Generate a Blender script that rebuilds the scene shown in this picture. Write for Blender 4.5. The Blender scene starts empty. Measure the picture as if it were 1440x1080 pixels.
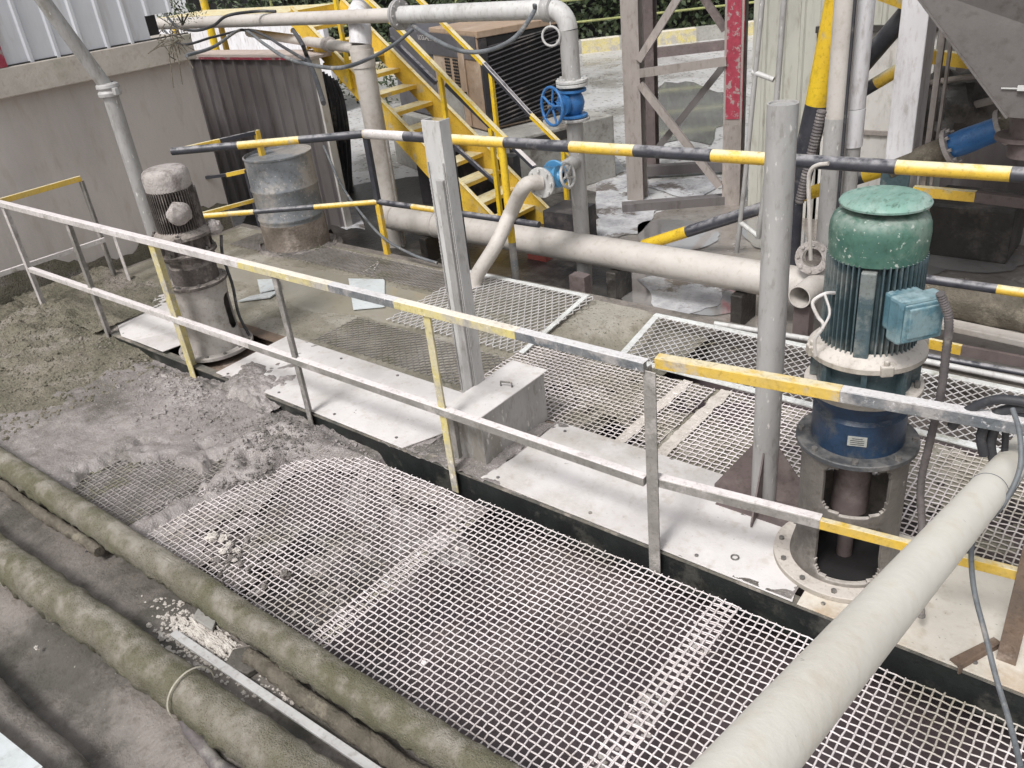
import bpy, math, random
from mathutils import Vector as V, Matrix, noise
random.seed(7)
S = bpy.context.scene
COL = S.collection

# ---------------------------------------------------------------- camera
CX, CY, FP, H = 720.0, 540.0, 1187.0, 2.8
def _d(x, y): return V(((x-CX)/FP, (y-CY)/FP, 1)).normalized()
_Z = -_d(975, 2700); _X = -_d(-850, 72); _X = (_X-_Z*_X.dot(_Z)).normalized(); _Y = _Z.cross(_X)
CAMW = Matrix((_X, _Y, _Z))            # world = CAMW @ (right, down, forward)
def ray(px, py): return CAMW @ _d(px, py)
C0 = V((0, 0, H))
def G(px, py, z=0.0):
    r = ray(px, py); return C0 + r*((z-H)/r.z)
def AY(px, py, y):
    r = ray(px, py); return C0 + r*(y/r.y)
def AX(px, py, x):
    r = ray(px, py); return C0 + r*(x/r.x)
def AP(px, py, a, b):
    """point seen at (px,py) on the upright plane through ground points a, b"""
    r = ray(px, py); n = V((b[1]-a[1], a[0]-b[0], 0)); t = (V((a[0], a[1], 0))-V((0, 0, 0))).dot(n)/r.dot(n)
    return C0 + r*t
cam = bpy.data.cameras.new('camera'); camo = bpy.data.objects.new('camera', cam); COL.objects.link(camo)
cam.sensor_width = 36; cam.lens = 36*FP/1440; cam.clip_start = 0.05; cam.clip_end = 500
R3 = Matrix((CAMW.col[0], -CAMW.col[1], -CAMW.col[2])).transposed()
camo.matrix_world = Matrix.Translation(C0) @ R3.to_4x4()
S.camera = camo

# ---------------------------------------------------------------- materials
def mat(name, c1, c2=None, c3=None, sc=4.0, t3=0.58, w3=0.06, sc3=None, rough=0.7, rough3=None, metal=0.0,
        bump=0.15, bsc=40.0, dust=None, dustamt=0.0, grime=.45, speck=None, spt=0.62, spsc=60, stretch=(1, 1, 1), spec=0.5):
    m = bpy.data.materials.new(name); m.use_nodes = True
    nt = m.node_tree; N = nt.nodes; L = nt.links; N.clear()
    out = N.new('ShaderNodeOutputMaterial'); b = N.new('ShaderNodeBsdfPrincipled'); L.new(b.outputs[0], out.inputs[0])
    tc = N.new('ShaderNodeTexCoord'); oi = N.new('ShaderNodeObjectInfo')
    mp = N.new('ShaderNodeVectorMath'); mp.operation = 'MULTIPLY'; L.new(tc.outputs['Object'], mp.inputs[0]); mp.inputs[1].default_value = stretch
    mu = N.new('ShaderNodeMath'); mu.operation = 'MULTIPLY'; mu.inputs[1].default_value = 37.0; L.new(oi.outputs['Random'], mu.inputs[0])
    ad = N.new('ShaderNodeVectorMath'); ad.operation = 'ADD'; L.new(mp.outputs[0], ad.inputs[0]); L.new(mu.outputs[0], ad.inputs[1])
    vec = ad.outputs[0]
    def nz(scale, detail=8, rg=0.62):
        n = N.new('ShaderNodeTexNoise'); n.inputs['Scale'].default_value = scale; n.inputs['Detail'].default_value = detail
        n.inputs['Roughness'].default_value = rg; L.new(vec, n.inputs['Vector']); return n.outputs['Fac']
    def rr(fac, a, c):
        r = N.new('ShaderNodeMapRange'); r.inputs['From Min'].default_value = a; r.inputs['From Max'].default_value = c
        r.interpolation_type = 'SMOOTHSTEP'; L.new(fac, r.inputs['Value']); return r.outputs[0]
    def mix(fac, a, c):
        x = N.new('ShaderNodeMix'); x.data_type = 'RGBA'
        if isinstance(fac, float): x.inputs[0].default_value = fac
        else: L.new(fac, x.inputs[0])
        for k, q in ((6, a), (7, c)):
            if isinstance(q, tuple): x.inputs[k].default_value = (*q, 1)
            else: L.new(q, x.inputs[k])
        return x.outputs[2]
    c2 = c2 or tuple(v*0.75 for v in c1)
    col = mix(rr(nz(sc), 0.34, 0.66), c1, c2)
    rgh = None
    if c3:
        f3 = rr(nz(sc3 or sc*0.6, 10, 0.68), t3-w3, t3+w3); col = mix(f3, col, c3)
        if rough3 is not None:
            r = N.new('ShaderNodeMapRange'); L.new(f3, r.inputs['Value']); r.inputs['To Min'].default_value = rough; r.inputs['To Max'].default_value = rough3; rgh = r.outputs[0]
    if speck:
        col = mix(rr(nz(spsc, 4, 0.5), spt-.03, spt+.03), col, speck)
    if dust:
        g = N.new('ShaderNodeNewGeometry'); sx = N.new('ShaderNodeSeparateXYZ'); L.new(g.outputs['Normal'], sx.inputs[0])
        up = rr(sx.outputs[2], 0.1, 0.9); ml = N.new('ShaderNodeMath'); ml.operation = 'MULTIPLY'; L.new(up, ml.inputs[0])
        dn = rr(nz(sc*2.1, 8), 0.5-dustamt*.5, 0.75-dustamt*.5); L.new(dn, ml.inputs[1])
        col = mix(ml.outputs[0], col, dust)
        d2 = rr(nz(sc*3.3, 10, .7), 0.72-dustamt*.18, 0.82-dustamt*.18); col = mix(d2, col, dust)
    if grime:
        def mulc(fac, c_, v):
            x = N.new('ShaderNodeMix'); x.data_type = 'RGBA'; x.blend_type = 'MULTIPLY'; L.new(fac, x.inputs[0]); L.new(c_, x.inputs[6]); x.inputs[7].default_value = (v, v*.97, v*.93, 1); return x.outputs[2]
        col = mulc(rr(nz(sc*1.3+.3, 14, .78), .48, .80), col, 1-grime)
        col = mulc(rr(nz(sc*7+3, 6, .6), .52, .70), col, 1-grime*.55)
    L.new(col, b.inputs['Base Color']); b.inputs['Metallic'].default_value = metal
    b.inputs['Specular IOR Level'].default_value = spec
    if rgh: L.new(rgh, b.inputs['Roughness'])
    else: b.inputs['Roughness'].default_value = rough
    if bump:
        bp = N.new('ShaderNodeBump'); bp.inputs['Strength'].default_value = bump; bp.inputs['Distance'].default_value = 0.02
        L.new(nz(bsc, 6), bp.inputs['Height']); L.new(bp.outputs[0], b.inputs['Normal'])
    return m
DW = (.60, .56, .53)
M = {}
M['plate'] = mat('dusty_white_plate', (.72, .69, .675), (.60, .57, .555), (.46, .425, .385), sc=1.6, t3=.60, w3=.12, rough=.75, bump=.12, grime=.22, speck=(.42, .39, .36), spt=.71, spsc=45)
M['plate2'] = mat('cream_plate', (.68, .635, .56), (.57, .525, .45), (.44, .32, .20), sc=2.2, t3=.60, w3=.10, rough=.75, bump=.08, grime=.22, speck=(.4, .36, .3), spt=.70, spsc=45)
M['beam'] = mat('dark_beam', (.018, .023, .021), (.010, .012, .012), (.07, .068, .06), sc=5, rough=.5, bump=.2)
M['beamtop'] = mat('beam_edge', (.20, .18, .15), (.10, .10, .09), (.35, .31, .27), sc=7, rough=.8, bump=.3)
M['rust'] = mat('rusty_channel', (.20, .14, .10), (.13, .10, .08), (.32, .26, .22), sc=6, rough=.8, bump=.3)
M['wire'] = mat('mesh_wire', (.82, .755, .75), (.66, .61, .60), (.40, .365, .29), sc=1.2, t3=.60, w3=.10, grime=.25, rough=.6, bump=.1, metal=.1)
M['wired'] = mat('mesh_wire_muddy', (.34, .31, .30), (.24, .22, .2), (.20, .19, .13), sc=3, rough=.8, bump=.1)
M['expand'] = mat('expanded_mesh', (.70, .68, .68), (.58, .55, .53), (.38, .35, .28), sc=3, t3=.6, rough=.55, metal=.1, bump=.1)
M['frame'] = mat('screen_frame', (.70, .72, .71), (.58, .58, .56), (.36, .36, .30), sc=4, t3=.6, rough=.6, bump=.15)
M['slurry'] = mat('slurry', (.12, .094, .098), (.075, .06, .065), (.19, .155, .15), sc=1.3, rough=.28, rough3=.55, bump=.25, bsc=6)
M['mud'] = mat('grey_mud', (.38, .345, .33), (.27, .245, .235), (.15, .135, .12), sc=1.8, t3=.55, w3=.10, grime=.40, metal=.08, rough=.26, rough3=.5, bump=.6, bsc=70, speck=(.48, .44, .42), spt=.64, spsc=110)
M['wetgrey'] = mat('wet_grey_slurry', (.16, .138, .135), (.10, .085, .086), (.22, .195, .19), sc=2.5, t3=.58, rough=.22, bump=.4, bsc=18)
M['mudgreen'] = mat('green_mud', (.25, .225, .175), (.16, .15, .105), (.32, .285, .25), sc=2.6, rough=.6, bump=1.0, bsc=60, speck=(.08, .07, .05), spt=.60, spsc=70)
M['sludge'] = mat('brown_sludge', (.30, .275, .225), (.21, .195, .15), (.35, .325, .28), sc=1.8, t3=.56, rough=.38, rough3=.65, bump=.45, bsc=40, speck=(.11, .10, .075), spt=.64, spsc=55)
M['sludgewet'] = mat('smooth_sludge', (.32, .30, .255), (.28, .26, .21), grime=.15, sc=1.2, rough=.14, bump=.04, bsc=14)
M['moss'] = mat('mossy_crust', (.31, .285, .235), (.23, .21, .165), (.18, .17, .105), sc=3.5, t3=.50, w3=.14, sc3=2.6, grime=.35, rough=.95, bump=1.0, bsc=120, speck=(.15, .135, .085), spt=.58, spsc=150, dust=(.40, .365, .31), dustamt=.15)
M['moss2'] = mat('muddy_crust', (.19, .165, .13), (.12, .105, .08), (.27, .24, .185), sc=8, rough=.95, bump=.9, bsc=60)
M['conc'] = mat('wet_concrete', (.25, .222, .20), (.19, .168, .15), (.10, .092, .078), sc=2.4, t3=.54, w3=.08, rough=.4, rough3=.75, bump=.6, bsc=45, speck=(.38, .35, .32), spt=.72, spsc=60)
M['yard'] = mat('yard_concrete', (.56, .555, .55), (.46, .45, .44), (.33, .315, .30), sc=.45, t3=.56, w3=.09, sc3=.55, grime=.2, rough=.42, rough3=.2, bump=.12, bsc=12, speck=(.12, .11, .10), spt=.63, spsc=14)
M['wetbrown'] = mat('wet_brown_ground', (.42, .39, .355), (.31, .28, .255), (.50, .48, .46), sc=.8, t3=.58, metal=.4, rough=.16, rough3=.4, bump=.2, bsc=14)
M['mudshade'] = mat('dark_mud_and_shade', (.05, .046, .042), (.035, .032, .03), (.12, .11, .10), sc=2, rough=.35, bump=.6, bsc=20)  # dark mud colour, also used for the painted shade below the white pipe
M['puddle'] = mat('puddle_water', (.52, .51, .50), (.40, .39, .38), sc=1, metal=.55, grime=.2, rough=.05, bump=.015, bsc=6, spec=1.0)
M['frothy'] = mat('frothy_water', (.62, .62, .63), (.40, .40, .42), (.17, .15, .14), sc=4.5, t3=.57, w3=.05, rough=.25, rough3=.1, bump=.3, bsc=18)
M['railw'] = mat('rail_white', (.66, .62, .60), (.50, .47, .45), (.27, .25, .22), sc=5, t3=.62, rough=.6, bump=.2, dust=(.74, .69, .68), dustamt=.9)
M['raily'] = mat('rail_pale_yellow', (.66, .56, .20), (.60, .54, .36), (.45, .42, .38), sc=6, t3=.55, rough=.6, bump=.2, dust=(.78, .72, .62), dustamt=.75)
M['railyy'] = mat('rail_yellow', (.72, .47, .06), (.62, .44, .12), (.50, .44, .36), sc=6, t3=.60, rough=.55, bump=.2, dust=(.70, .62, .42), dustamt=.4)
M['raild'] = mat('rail_dark', (.11, .125, .14), (.20, .205, .21), (.36, .34, .33), sc=9, t3=.55, rough=.6, bump=.3, dust=(.66, .64, .64), dustamt=.75)
M['railg'] = mat('rail_grey', (.30, .28, .26), (.22, .21, .19), (.42, .39, .37), sc=7, rough=.65, bump=.3, dust=(.5, .47, .45), dustamt=.4)
M['yel'] = mat('yellow_paint', (.80, .55, .03), (.72, .47, .03), (.45, .38, .24), sc=5, t3=.64, rough=.42, bump=.1, speck=(.3, .25, .12), spt=.72, spsc=35)
M['yelo'] = mat('yellow_paint_worn', (.76, .51, .06), (.66, .42, .06), (.52, .44, .30), sc=6, t3=.60, rough=.5, bump=.15, dust=(.75, .68, .45), dustamt=.45)
M['blk'] = mat('black_paint', (.035, .038, .05), (.055, .055, .065), (.22, .21, .21), sc=5, t3=.66, rough=.45, bump=.12, dust=(.30, .29, .30), dustamt=.3)
M['galv'] = mat('galvanised', (.44, .43, .42), (.36, .35, .34), (.28, .26, .23), sc=4, t3=.62, rough=.55, metal=.15, bump=.15, stretch=(1, 1, .35), speck=(.62, .60, .57), spt=.68, spsc=40)
M['galv2'] = mat('galvanised_light', (.58, .575, .56), (.48, .47, .46), (.36, .34, .31), sc=4, t3=.64, rough=.6, metal=.05, bump=.12, stretch=(1, 1, .35), speck=(.30, .28, .26), spt=.72, spsc=40)
M['pvc'] = mat('pale_pipe', (.74, .71, .64), (.66, .63, .565), (.64, .60, .53), sc=1.1, t3=.60, w3=.16, grime=.12, rough=.6, bump=.12, bsc=30, speck=(.45, .42, .37), spt=.73, spsc=30)
M['pvcw'] = mat('white_pipe', (.56, .525, .485), (.49, .455, .42), (.40, .36, .32), sc=2.2, t3=.62, grime=.25, rough=.6, bump=.1, bsc=30)
M['white'] = mat('white_paint', (.74, .73, .75), (.64, .62, .63), (.42, .40, .36), sc=3, t3=.66, rough=.55, bump=.12, stretch=(1, 1, .3))
M['sheet'] = mat('white_sheet_metal', (.78, .79, .82), (.66, .67, .71), (.60, .60, .62), sc=1.1, t3=.62, grime=.18, rough=.35, metal=.1, bump=.05, bsc=6, stretch=(1, 1, .25))
M['red'] = mat('red_paint', (.36, .045, .075), (.29, .035, .06), (.34, .26, .25), sc=22, t3=.56, w3=.04, rough=.55, bump=.1)
M['wall'] = mat('stained_plaster', (.58, .53, .50), (.48, .435, .41), (.66, .61, .58), sc=.8, t3=.58, w3=.15, grime=.16, rough=.85, bump=.12, stretch=(1, 1, .3), bsc=20)
M['ledge'] = mat('ledge_concrete', (.60, .55, .49), (.50, .455, .41), (.36, .34, .26), sc=2.2, t3=.6, w3=.09, rough=.85, bump=.2, grime=.25)
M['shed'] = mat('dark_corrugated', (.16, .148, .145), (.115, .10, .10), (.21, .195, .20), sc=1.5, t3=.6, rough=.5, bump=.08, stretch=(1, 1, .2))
M['pink'] = mat('pinkish_slab', (.56, .49, .46), (.48, .41, .38), sc=2, rough=.8)
M['green'] = mat('motor_green', (.065, .155, .115), (.045, .115, .09), (.14, .21, .17), sc=7, t3=.57, rough=.5, bump=.15, dust=(.25, .30, .265), dustamt=.30, speck=(.42, .46, .42), spt=.66, spsc=42)
M['greenlid'] = mat('motor_lid', (.21, .36, .30), (.15, .275, .23), (.37, .46, .42), sc=7, t3=.54, w3=.12, rough=.55, bump=.15, speck=(.12, .22, .18), spt=.62, spsc=60, stretch=(1, .35, 1))
M['fin'] = mat('motor_fins', (.065, .10, .115), (.045, .075, .085), (.17, .19, .185), sc=8, t3=.55, rough=.55, bump=.15, dust=(.27, .28, .27), dustamt=.40)
M['jbox'] = mat('junction_blue', (.10, .21, .26), (.08, .17, .21), (.20, .29, .31), sc=8, t3=.56, rough=.5, bump=.15, dust=(.27, .37, .40), dustamt=.30)
M['gear'] = mat('gearbox_blue', (.018, .045, .095), (.014, .030, .06), (.07, .08, .09), sc=8, t3=.58, rough=.45, bump=.1, dust=(.14, .15, .16), dustamt=.1)
M['flange'] = mat('dusty_flange', (.42, .38, .33), (.33, .30, .26), (.22, .20, .18), sc=6, t3=.6, rough=.7, bump=.25, dust=(.58, .53, .48), dustamt=.7)
M['flanged'] = mat('dark_flange', (.075, .078, .082), (.05, .053, .058), (.16, .155, .15), sc=6, t3=.6, rough=.55, bump=.2, dust=(.16, .155, .15), dustamt=.2)
M['ped'] = mat('pedestal_steel', (.15, .135, .12), (.10, .09, .08), (.27, .245, .22), sc=4, t3=.56, w3=.1, rough=.65, bump=.25, dust=(.5, .46, .42), dustamt=.45)
M['dustmotor'] = mat('dust_caked_motor', (.14, .12, .11), (.085, .072, .066), (.32, .28, .255), sc=9, t3=.58, w3=.08, rough=.9, bump=.7, dust=(.34, .30, .27), dustamt=.35)
M['dustcap'] = mat('dust_caked_cowl', (.46, .42, .40), (.36, .325, .305), (.24, .21, .195), sc=10, t3=.58, rough=.95, bump=.6)
M['dustwhite'] = mat('caked_white', (.66, .62, .60), (.52, .48, .46), sc=12, rough=.95, bump=.7)
M['pedw'] = mat('pedestal_pale', (.42, .39, .36), (.34, .31, .29), (.26, .24, .21), sc=5, t3=.6, rough=.8, bump=.3)
M['rubber'] = mat('black_rubber', (.035, .036, .042), (.05, .05, .055), (.13, .125, .12), sc=8, t3=.6, rough=.55, bump=.1)
M['cable'] = mat('grey_cable', (.16, .17, .18), (.11, .12, .13), (.30, .28, .26), sc=8, t3=.58, rough=.6, bump=.1)
M['conduit'] = mat('flexible_conduit', (.15, .13, .13), (.10, .09, .09), (.26, .24, .22), sc=8, rough=.6, bump=.1)
M['blue'] = mat('valve_blue', (.04, .17, .42), (.03, .13, .34), (.12, .27, .50), sc=8, t3=.6, rough=.35, bump=.05)
M['bluel'] = mat('valve_light_blue', (.11, .35, .60), (.09, .28, .50), (.26, .42, .58), sc=8, t3=.6, rough=.35, bump=.05)
M['orange'] = mat('compressor_tan', (.43, .31, .22), (.36, .26, .185), (.50, .40, .31), sc=1.6, t3=.6, rough=.5, bump=.03)
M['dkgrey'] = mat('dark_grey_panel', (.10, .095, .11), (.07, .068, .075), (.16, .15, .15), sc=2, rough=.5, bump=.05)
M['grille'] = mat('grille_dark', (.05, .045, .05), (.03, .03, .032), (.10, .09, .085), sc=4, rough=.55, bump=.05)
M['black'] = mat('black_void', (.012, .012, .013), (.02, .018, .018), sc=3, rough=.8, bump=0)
M['steel'] = mat('truss_steel', (.34, .30, .28), (.27, .24, .22), (.40, .35, .32), sc=3, t3=.6, rough=.65, bump=.1, stretch=(1, 1, .4))
M['steeld'] = mat('truss_steel_dark', (.16, .125, .12), (.12, .095, .09), (.22, .18, .17), sc=3, t3=.6, rough=.65, bump=.1)
M['tankc'] = mat('fuel_tank_grey', (.40, .39, .36), (.30, .29, .27), (.20, .18, .16), sc=3, t3=.6, rough=.6, bump=.15)
M['ribw'] = mat('ribbed_cladding', (.46, .455, .40), (.38, .37, .33), (.52, .50, .46), sc=1.5, t3=.6, rough=.6, bump=.08, stretch=(1, 1, .25))
M['ribw2'] = mat('pale_cladding', (.62, .60, .565), (.54, .52, .49), (.40, .38, .34), sc=2, t3=.62, rough=.65, bump=.08, stretch=(1, 1, .4))
M['hopper'] = mat('hopper_steel', (.155, .142, .135), (.135, .122, .117), (.19, .175, .165), sc=1.2, t3=.62, rough=.7, bump=.1)
M['drum'] = mat('drum_steel', (.26, .275, .295), (.19, .205, .22), (.38, .355, .33), sc=3, t3=.50, rough=.5, metal=.2, bump=.2, speck=(.5, .48, .46), spt=.66, spsc=50)
M['drumm'] = mat('drum_mud', (.24, .20, .17), (.18, .15, .12), (.36, .31, .27), sc=7, rough=.9, bump=.7)
M['stone'] = mat('white_stone', (.64, .60, .55), (.50, .46, .42), sc=9, rough=.9, bump=.5)
M['clod'] = mat('mud_clod', (.25, .225, .21), (.17, .15, .135), (.32, .29, .27), sc=9, rough=.8, bump=.6)
M['leaf'] = mat('hedge_leaf', (.045, .07, .025), (.025, .04, .018), (.09, .115, .045), sc=5, t3=.6, rough=.6, bump=0)
M['leafl'] = mat('grass_leaf', (.10, .13, .06), (.06, .08, .04), sc=5, rough=.6, bump=0)
M['wood'] = mat('dark_stem', (.05, .04, .03), sc=5, rough=.9)
M['bamboo'] = mat('fence_rail', (.38, .40, .15), (.28, .30, .12), sc=5, rough=.6)
M['chrome'] = mat('bolt_steel', (.24, .23, .22), (.16, .15, .14), (.40, .37, .33), sc=20, rough=.5, metal=.4, bump=.1)
M['label'] = mat('name_plate', (.52, .53, .50), (.44, .45, .42), (.16, .17, .18), sc=30, t3=.6, rough=.35, metal=.3, bump=0)
M['bluewhite'] = mat('pale_blue_board_and_reflection', (.62, .66, .67), (.52, .55, .55), (.72, .74, .76), sc=2, rough=.35, bump=.02)
M['blackt'] = mat('faded_lettering', (.62, .58, .55), sc=10, rough=.6, bump=0)
M['rope'] = mat('pale_tie', (.62, .58, .48), sc=10, rough=.8)
M['brick'] = mat('red_brick_block', (.24, .10, .08), (.17, .08, .06), sc=8, rough=.8)
M['redh'] = mat('faded_red', (.36, .08, .07), (.28, .10, .08), sc=8, rough=.6)

# ---------------------------------------------------------------- mesh builder
class MB:
    def __init__(s): s.v = []; s.f = []; s.m = []; s.sm = []
    def add(s, vs, fs, m=0, smooth=False):
        o = len(s.v); s.v += [V(v) for v in vs]
        for f in fs: s.f.append(tuple(i+o for i in f)); s.m.append(m); s.sm.append(smooth)
    def box(s, c, d, m=0, rz=0.0, R=None):
        R = R or Matrix.Rotation(rz, 3, 'Z'); c = V(c)
        vs = [c+R @ V((x*d[0]/2, y*d[1]/2, z*d[2]/2)) for x in (-1, 1) for y in (-1, 1) for z in (-1, 1)]
        s.add(vs, [(0, 1, 3, 2), (4, 6, 7, 5), (0, 4, 5, 1), (2, 3, 7, 6), (0, 2, 6, 4), (1, 5, 7, 3)], m)
    def bx(s, a, b, m=0):
        a, b = V(a), V(b); s.box((a+b)/2, [abs(b[i]-a[i]) for i in range(3)], m)
    def bar(s, p, q, w, h, m=0, up=(0, 0, 1)):
        p, q = V(p), V(q); x = (q-p); l = x.length; x.normalize(); u = V(up); y = u.cross(x)
        if y.length < .01: y = V((0, 1, 0)).cross(x)
        y.normalize(); z = x.cross(y); R = Matrix((x, y, z)).transposed(); s.box((p+q)/2, (l, w, h), m, R=R)
    def angle(s, p, q, w, t, m=0, side=(1, 0, 0)):
        """L profile between p and q, legs towards side and towards side x dir"""
        p, q = V(p), V(q); x = (q-p).normalized(); a = V(side); a = (a-x*a.dot(x)).normalized(); b = x.cross(a)
        R = Matrix((x, a, b)).transposed(); l = (q-p).length; c = (p+q)/2
        s.box(c+a*w/2, (l, w, t), m, R=R); s.box(c+b*(w/2+t/2), (l, t, w), m, R=R)
    def tube(s, pts, r, seg=12, m=0, caps=True, smooth=True, disp=None):
        pts = [V(p) for p in pts]; n = len(pts); rs = r if isinstance(r, (list, tuple)) else [r]*n
        ms = m if isinstance(m, (list, tuple)) else None
        t0 = (pts[1]-pts[0]).normalized(); a = t0.orthogonal().normalized()
        if abs(t0.z) < .9: a = (V((0, 0, 1))-t0*t0.z).normalized()
        vs = []
        for i in range(n):
            t = ((pts[min(i+1, n-1)]-pts[max(i-1, 0)])).normalized(); a = (a-t*a.dot(t)).normalized(); b = t.cross(a)
            for k in range(seg):
                an = 2*math.pi*k/seg; d = a*math.cos(an)+b*math.sin(an); rr = rs[i]
                if disp: rr = disp(pts[i]+d*rs[i], rs[i], d)
                vs.append(pts[i]+d*rr)
        o = len(s.v); s.v += vs
        for i in range(n-1):
            for k in range(seg):
                k2 = (k+1) % seg; s.f.append((o+i*seg+k, o+i*seg+k2, o+(i+1)*seg+k2, o+(i+1)*seg+k)); s.m.append(ms[i] if ms else m); s.sm.append(smooth)
        if caps:
            s.f.append(tuple(o+k for k in range(seg))[::-1]); s.m.append(ms[0] if ms else m); s.sm.append(False)
            s.f.append(tuple(o+(n-1)*seg+k for k in range(seg))); s.m.append(ms[-1] if ms else m); s.sm.append(False)
    def lathe(s, prof, c=(0, 0, 0), ax=(0, 0, 1), seg=40, m=0, smooth=True, a0=0.0, a1=None):
        c = V(c); z = V(ax).normalized(); x = z.orthogonal().normalized() if abs(z.z) < .99 else V((1, 0, 0)); y = z.cross(x)
        full = a1 is None; a1 = 2*math.pi if full else a1; na = seg if full else seg+1
        o = len(s.v)
        for (r, h) in prof:
            for k in range(na):
                an = a0+(a1-a0)*k/seg; s.v.append(c+z*h+(x*math.cos(an)+y*math.sin(an))*r)
        for i in range(len(prof)-1):
            for k in range(seg):
                k2 = (k+1) % na; s.f.append((o+i*na+k, o+i*na+k2, o+(i+1)*na+k2, o+(i+1)*na+k)); s.m.append(m); s.sm.append(smooth)
    def disc(s, c, r, h, ax=(0, 0, 1), seg=40, m=0, bev=.003, hole=0.0):
        p = [(r-bev, 0), (r, bev), (r, h-bev), (r-bev, h)]
        p = ([(hole, 0)] if hole else [(0.0005, 0)])+p+([(hole, h), (hole, 0)] if hole else [(0.0005, h)])
        s.lathe(p, c, ax, seg, m, smooth=False)
    def prism(s, poly, d, m=0):
        n = len(poly); P = [V(p) for p in poly]; d = V(d)
        s.add(P+[p+d for p in P], [tuple(range(n))[::-1], tuple(range(n, 2*n))]+[(i, (i+1) % n, n+(i+1) % n, n+i) for i in range(n)], m)
    def grid(s, nx, ny, fn, m=0, smooth=True, mf=None):
        o = len(s.v); keep = []
        for j in range(ny+1):
            for i in range(nx+1): s.v.append(V(fn(i/nx, j/ny)))
        for j in range(ny):
            for i in range(nx):
                a = o+j*(nx+1)+i; s.f.append((a, a+1, a+nx+2, a+nx+1)); s.m.append(mf(s.v[a]) if mf else m); s.sm.append(smooth)
    def build(s, name, mats, parent=None, bevel=0.0, normals=True):
        if not isinstance(mats, (list, tuple)): mats = [mats]
        mn = V([min(v[i] for v in s.v) for i in range(3)]); mx = V([max(v[i] for v in s.v) for i in range(3)])
        c = V(((mn.x+mx.x)/2, (mn.y+mx.y)/2, mn.z))
        me = bpy.data.meshes.new(name); me.from_pydata([v-c for v in s.v], [], s.f)
        for q in mats: me.materials.append(M[q] if isinstance(q, str) else q)
        me.polygons.foreach_set('material_index', s.m); me.polygons.foreach_set('use_smooth', s.sm)
        if normals:
            import bmesh
            b = bmesh.new(); b.from_mesh(me); bmesh.ops.recalc_face_normals(b, faces=b.faces); b.to_mesh(me); b.free()
        me.update()
        if normals and any(s.sm): me.set_sharp_from_angle(angle=math.radians(38))
        o = bpy.data.objects.new(name, me); COL.objects.link(o); o.location = c
        if parent: child(o, parent)
        if bevel:
            md = o.modifiers.new('bevel', 'BEVEL'); md.width = bevel; md.segments = 2; md.limit_method = 'ANGLE'; md.angle_limit = .6
        return o
def worldloc(p):
    l = p.location.copy()
    return l
WL = {}
def child(o, p):
    o.parent = p; o.matrix_parent_inverse = Matrix.Identity(4)
    base = WL.get(p.name_full, p.location.copy()); w = o.location.copy(); WL[o.name_full] = w; o.location = w-base
def thing(name, label, cat, loc, group=None):
    o = bpy.data.objects.new(name, None); COL.objects.link(o); o.location = V(loc); o.empty_display_size = .1; WL[o.name_full] = V(loc)
    return tag(o, label, cat, group)
def tag(o, label, cat, group=None, kind=None):
    if label: o['label'] = label
    if cat: o['category'] = cat
    if group: o['group'] = group
    if kind: o['kind'] = kind
    return o
def struct(o): o['kind'] = 'structure'; return o
def P(mb, name, m, parent, **k): return mb.build(name, m, parent, **k)
def cat_rom(pts, n=8):
    pts = [V(p) for p in pts]; q = [pts[0]*2-pts[1]]+pts+[pts[-1]*2-pts[-2]]; out = []
    for i in range(1, len(q)-2):
        for k in range(n):
            t = k/n; a, b, c, d = q[i-1], q[i], q[i+1], q[i+2]
            out.append(.5*((2*b)+(c-a)*t+(2*a-5*b+4*c-d)*t*t+(3*b-a-3*c+d)*t**3))
    out.append(pts[-1]); return out
def nzv(p, s=1.0, oct=4): return noise.fractal(V(p)*s, 1.0, 2.0, oct)
def bolts(mb, c, r, n, z, br=.012, h=.012, a0=0.0, ax=None, m=0):
    c = V(c); z0 = V((0, 0, 1)) if ax is None else V(ax).normalized()
    x = z0.orthogonal().normalized() if ax is not None else V((1, 0, 0)); y = z0.cross(x)
    for k in range(n):
        a = a0+2*math.pi*k/n; mb.lathe([(br, 0), (br, h), (.0005, h)], c+z0*z+(x*math.cos(a)+y*math.sin(a))*r, z0, 6, m, smooth=False)
def lin(a, b, n): return [V(a).lerp(V(b), i/n) for i in range(n+1)]

def blobmesh(mb, c, r, m=0, n=14, am=.18, sq=(1, 1, 1), sd_=0):
    o = len(mb.v)
    for i in range(n+1):
        th = math.pi*i/n
        for k in range(n*2):
            ph = 2*math.pi*k/(n*2); d = V((math.sin(th)*math.cos(ph), math.sin(th)*math.sin(ph), math.cos(th))); rr = r*(1+am*nzv(d*1.3+V((sd_, sd_*2, 0)), 1.6))
            mb.v.append(V(c)+V((d.x*sq[0], d.y*sq[1], d.z*sq[2]))*rr)
    for i in range(n):
        for k in range(n*2): mb.f.append((o+i*n*2+k, o+i*n*2+(k+1) % (n*2), o+(i+1)*n*2+(k+1) % (n*2), o+(i+1)*n*2+k)); mb.m.append(m); mb.sm.append(True)

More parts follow.
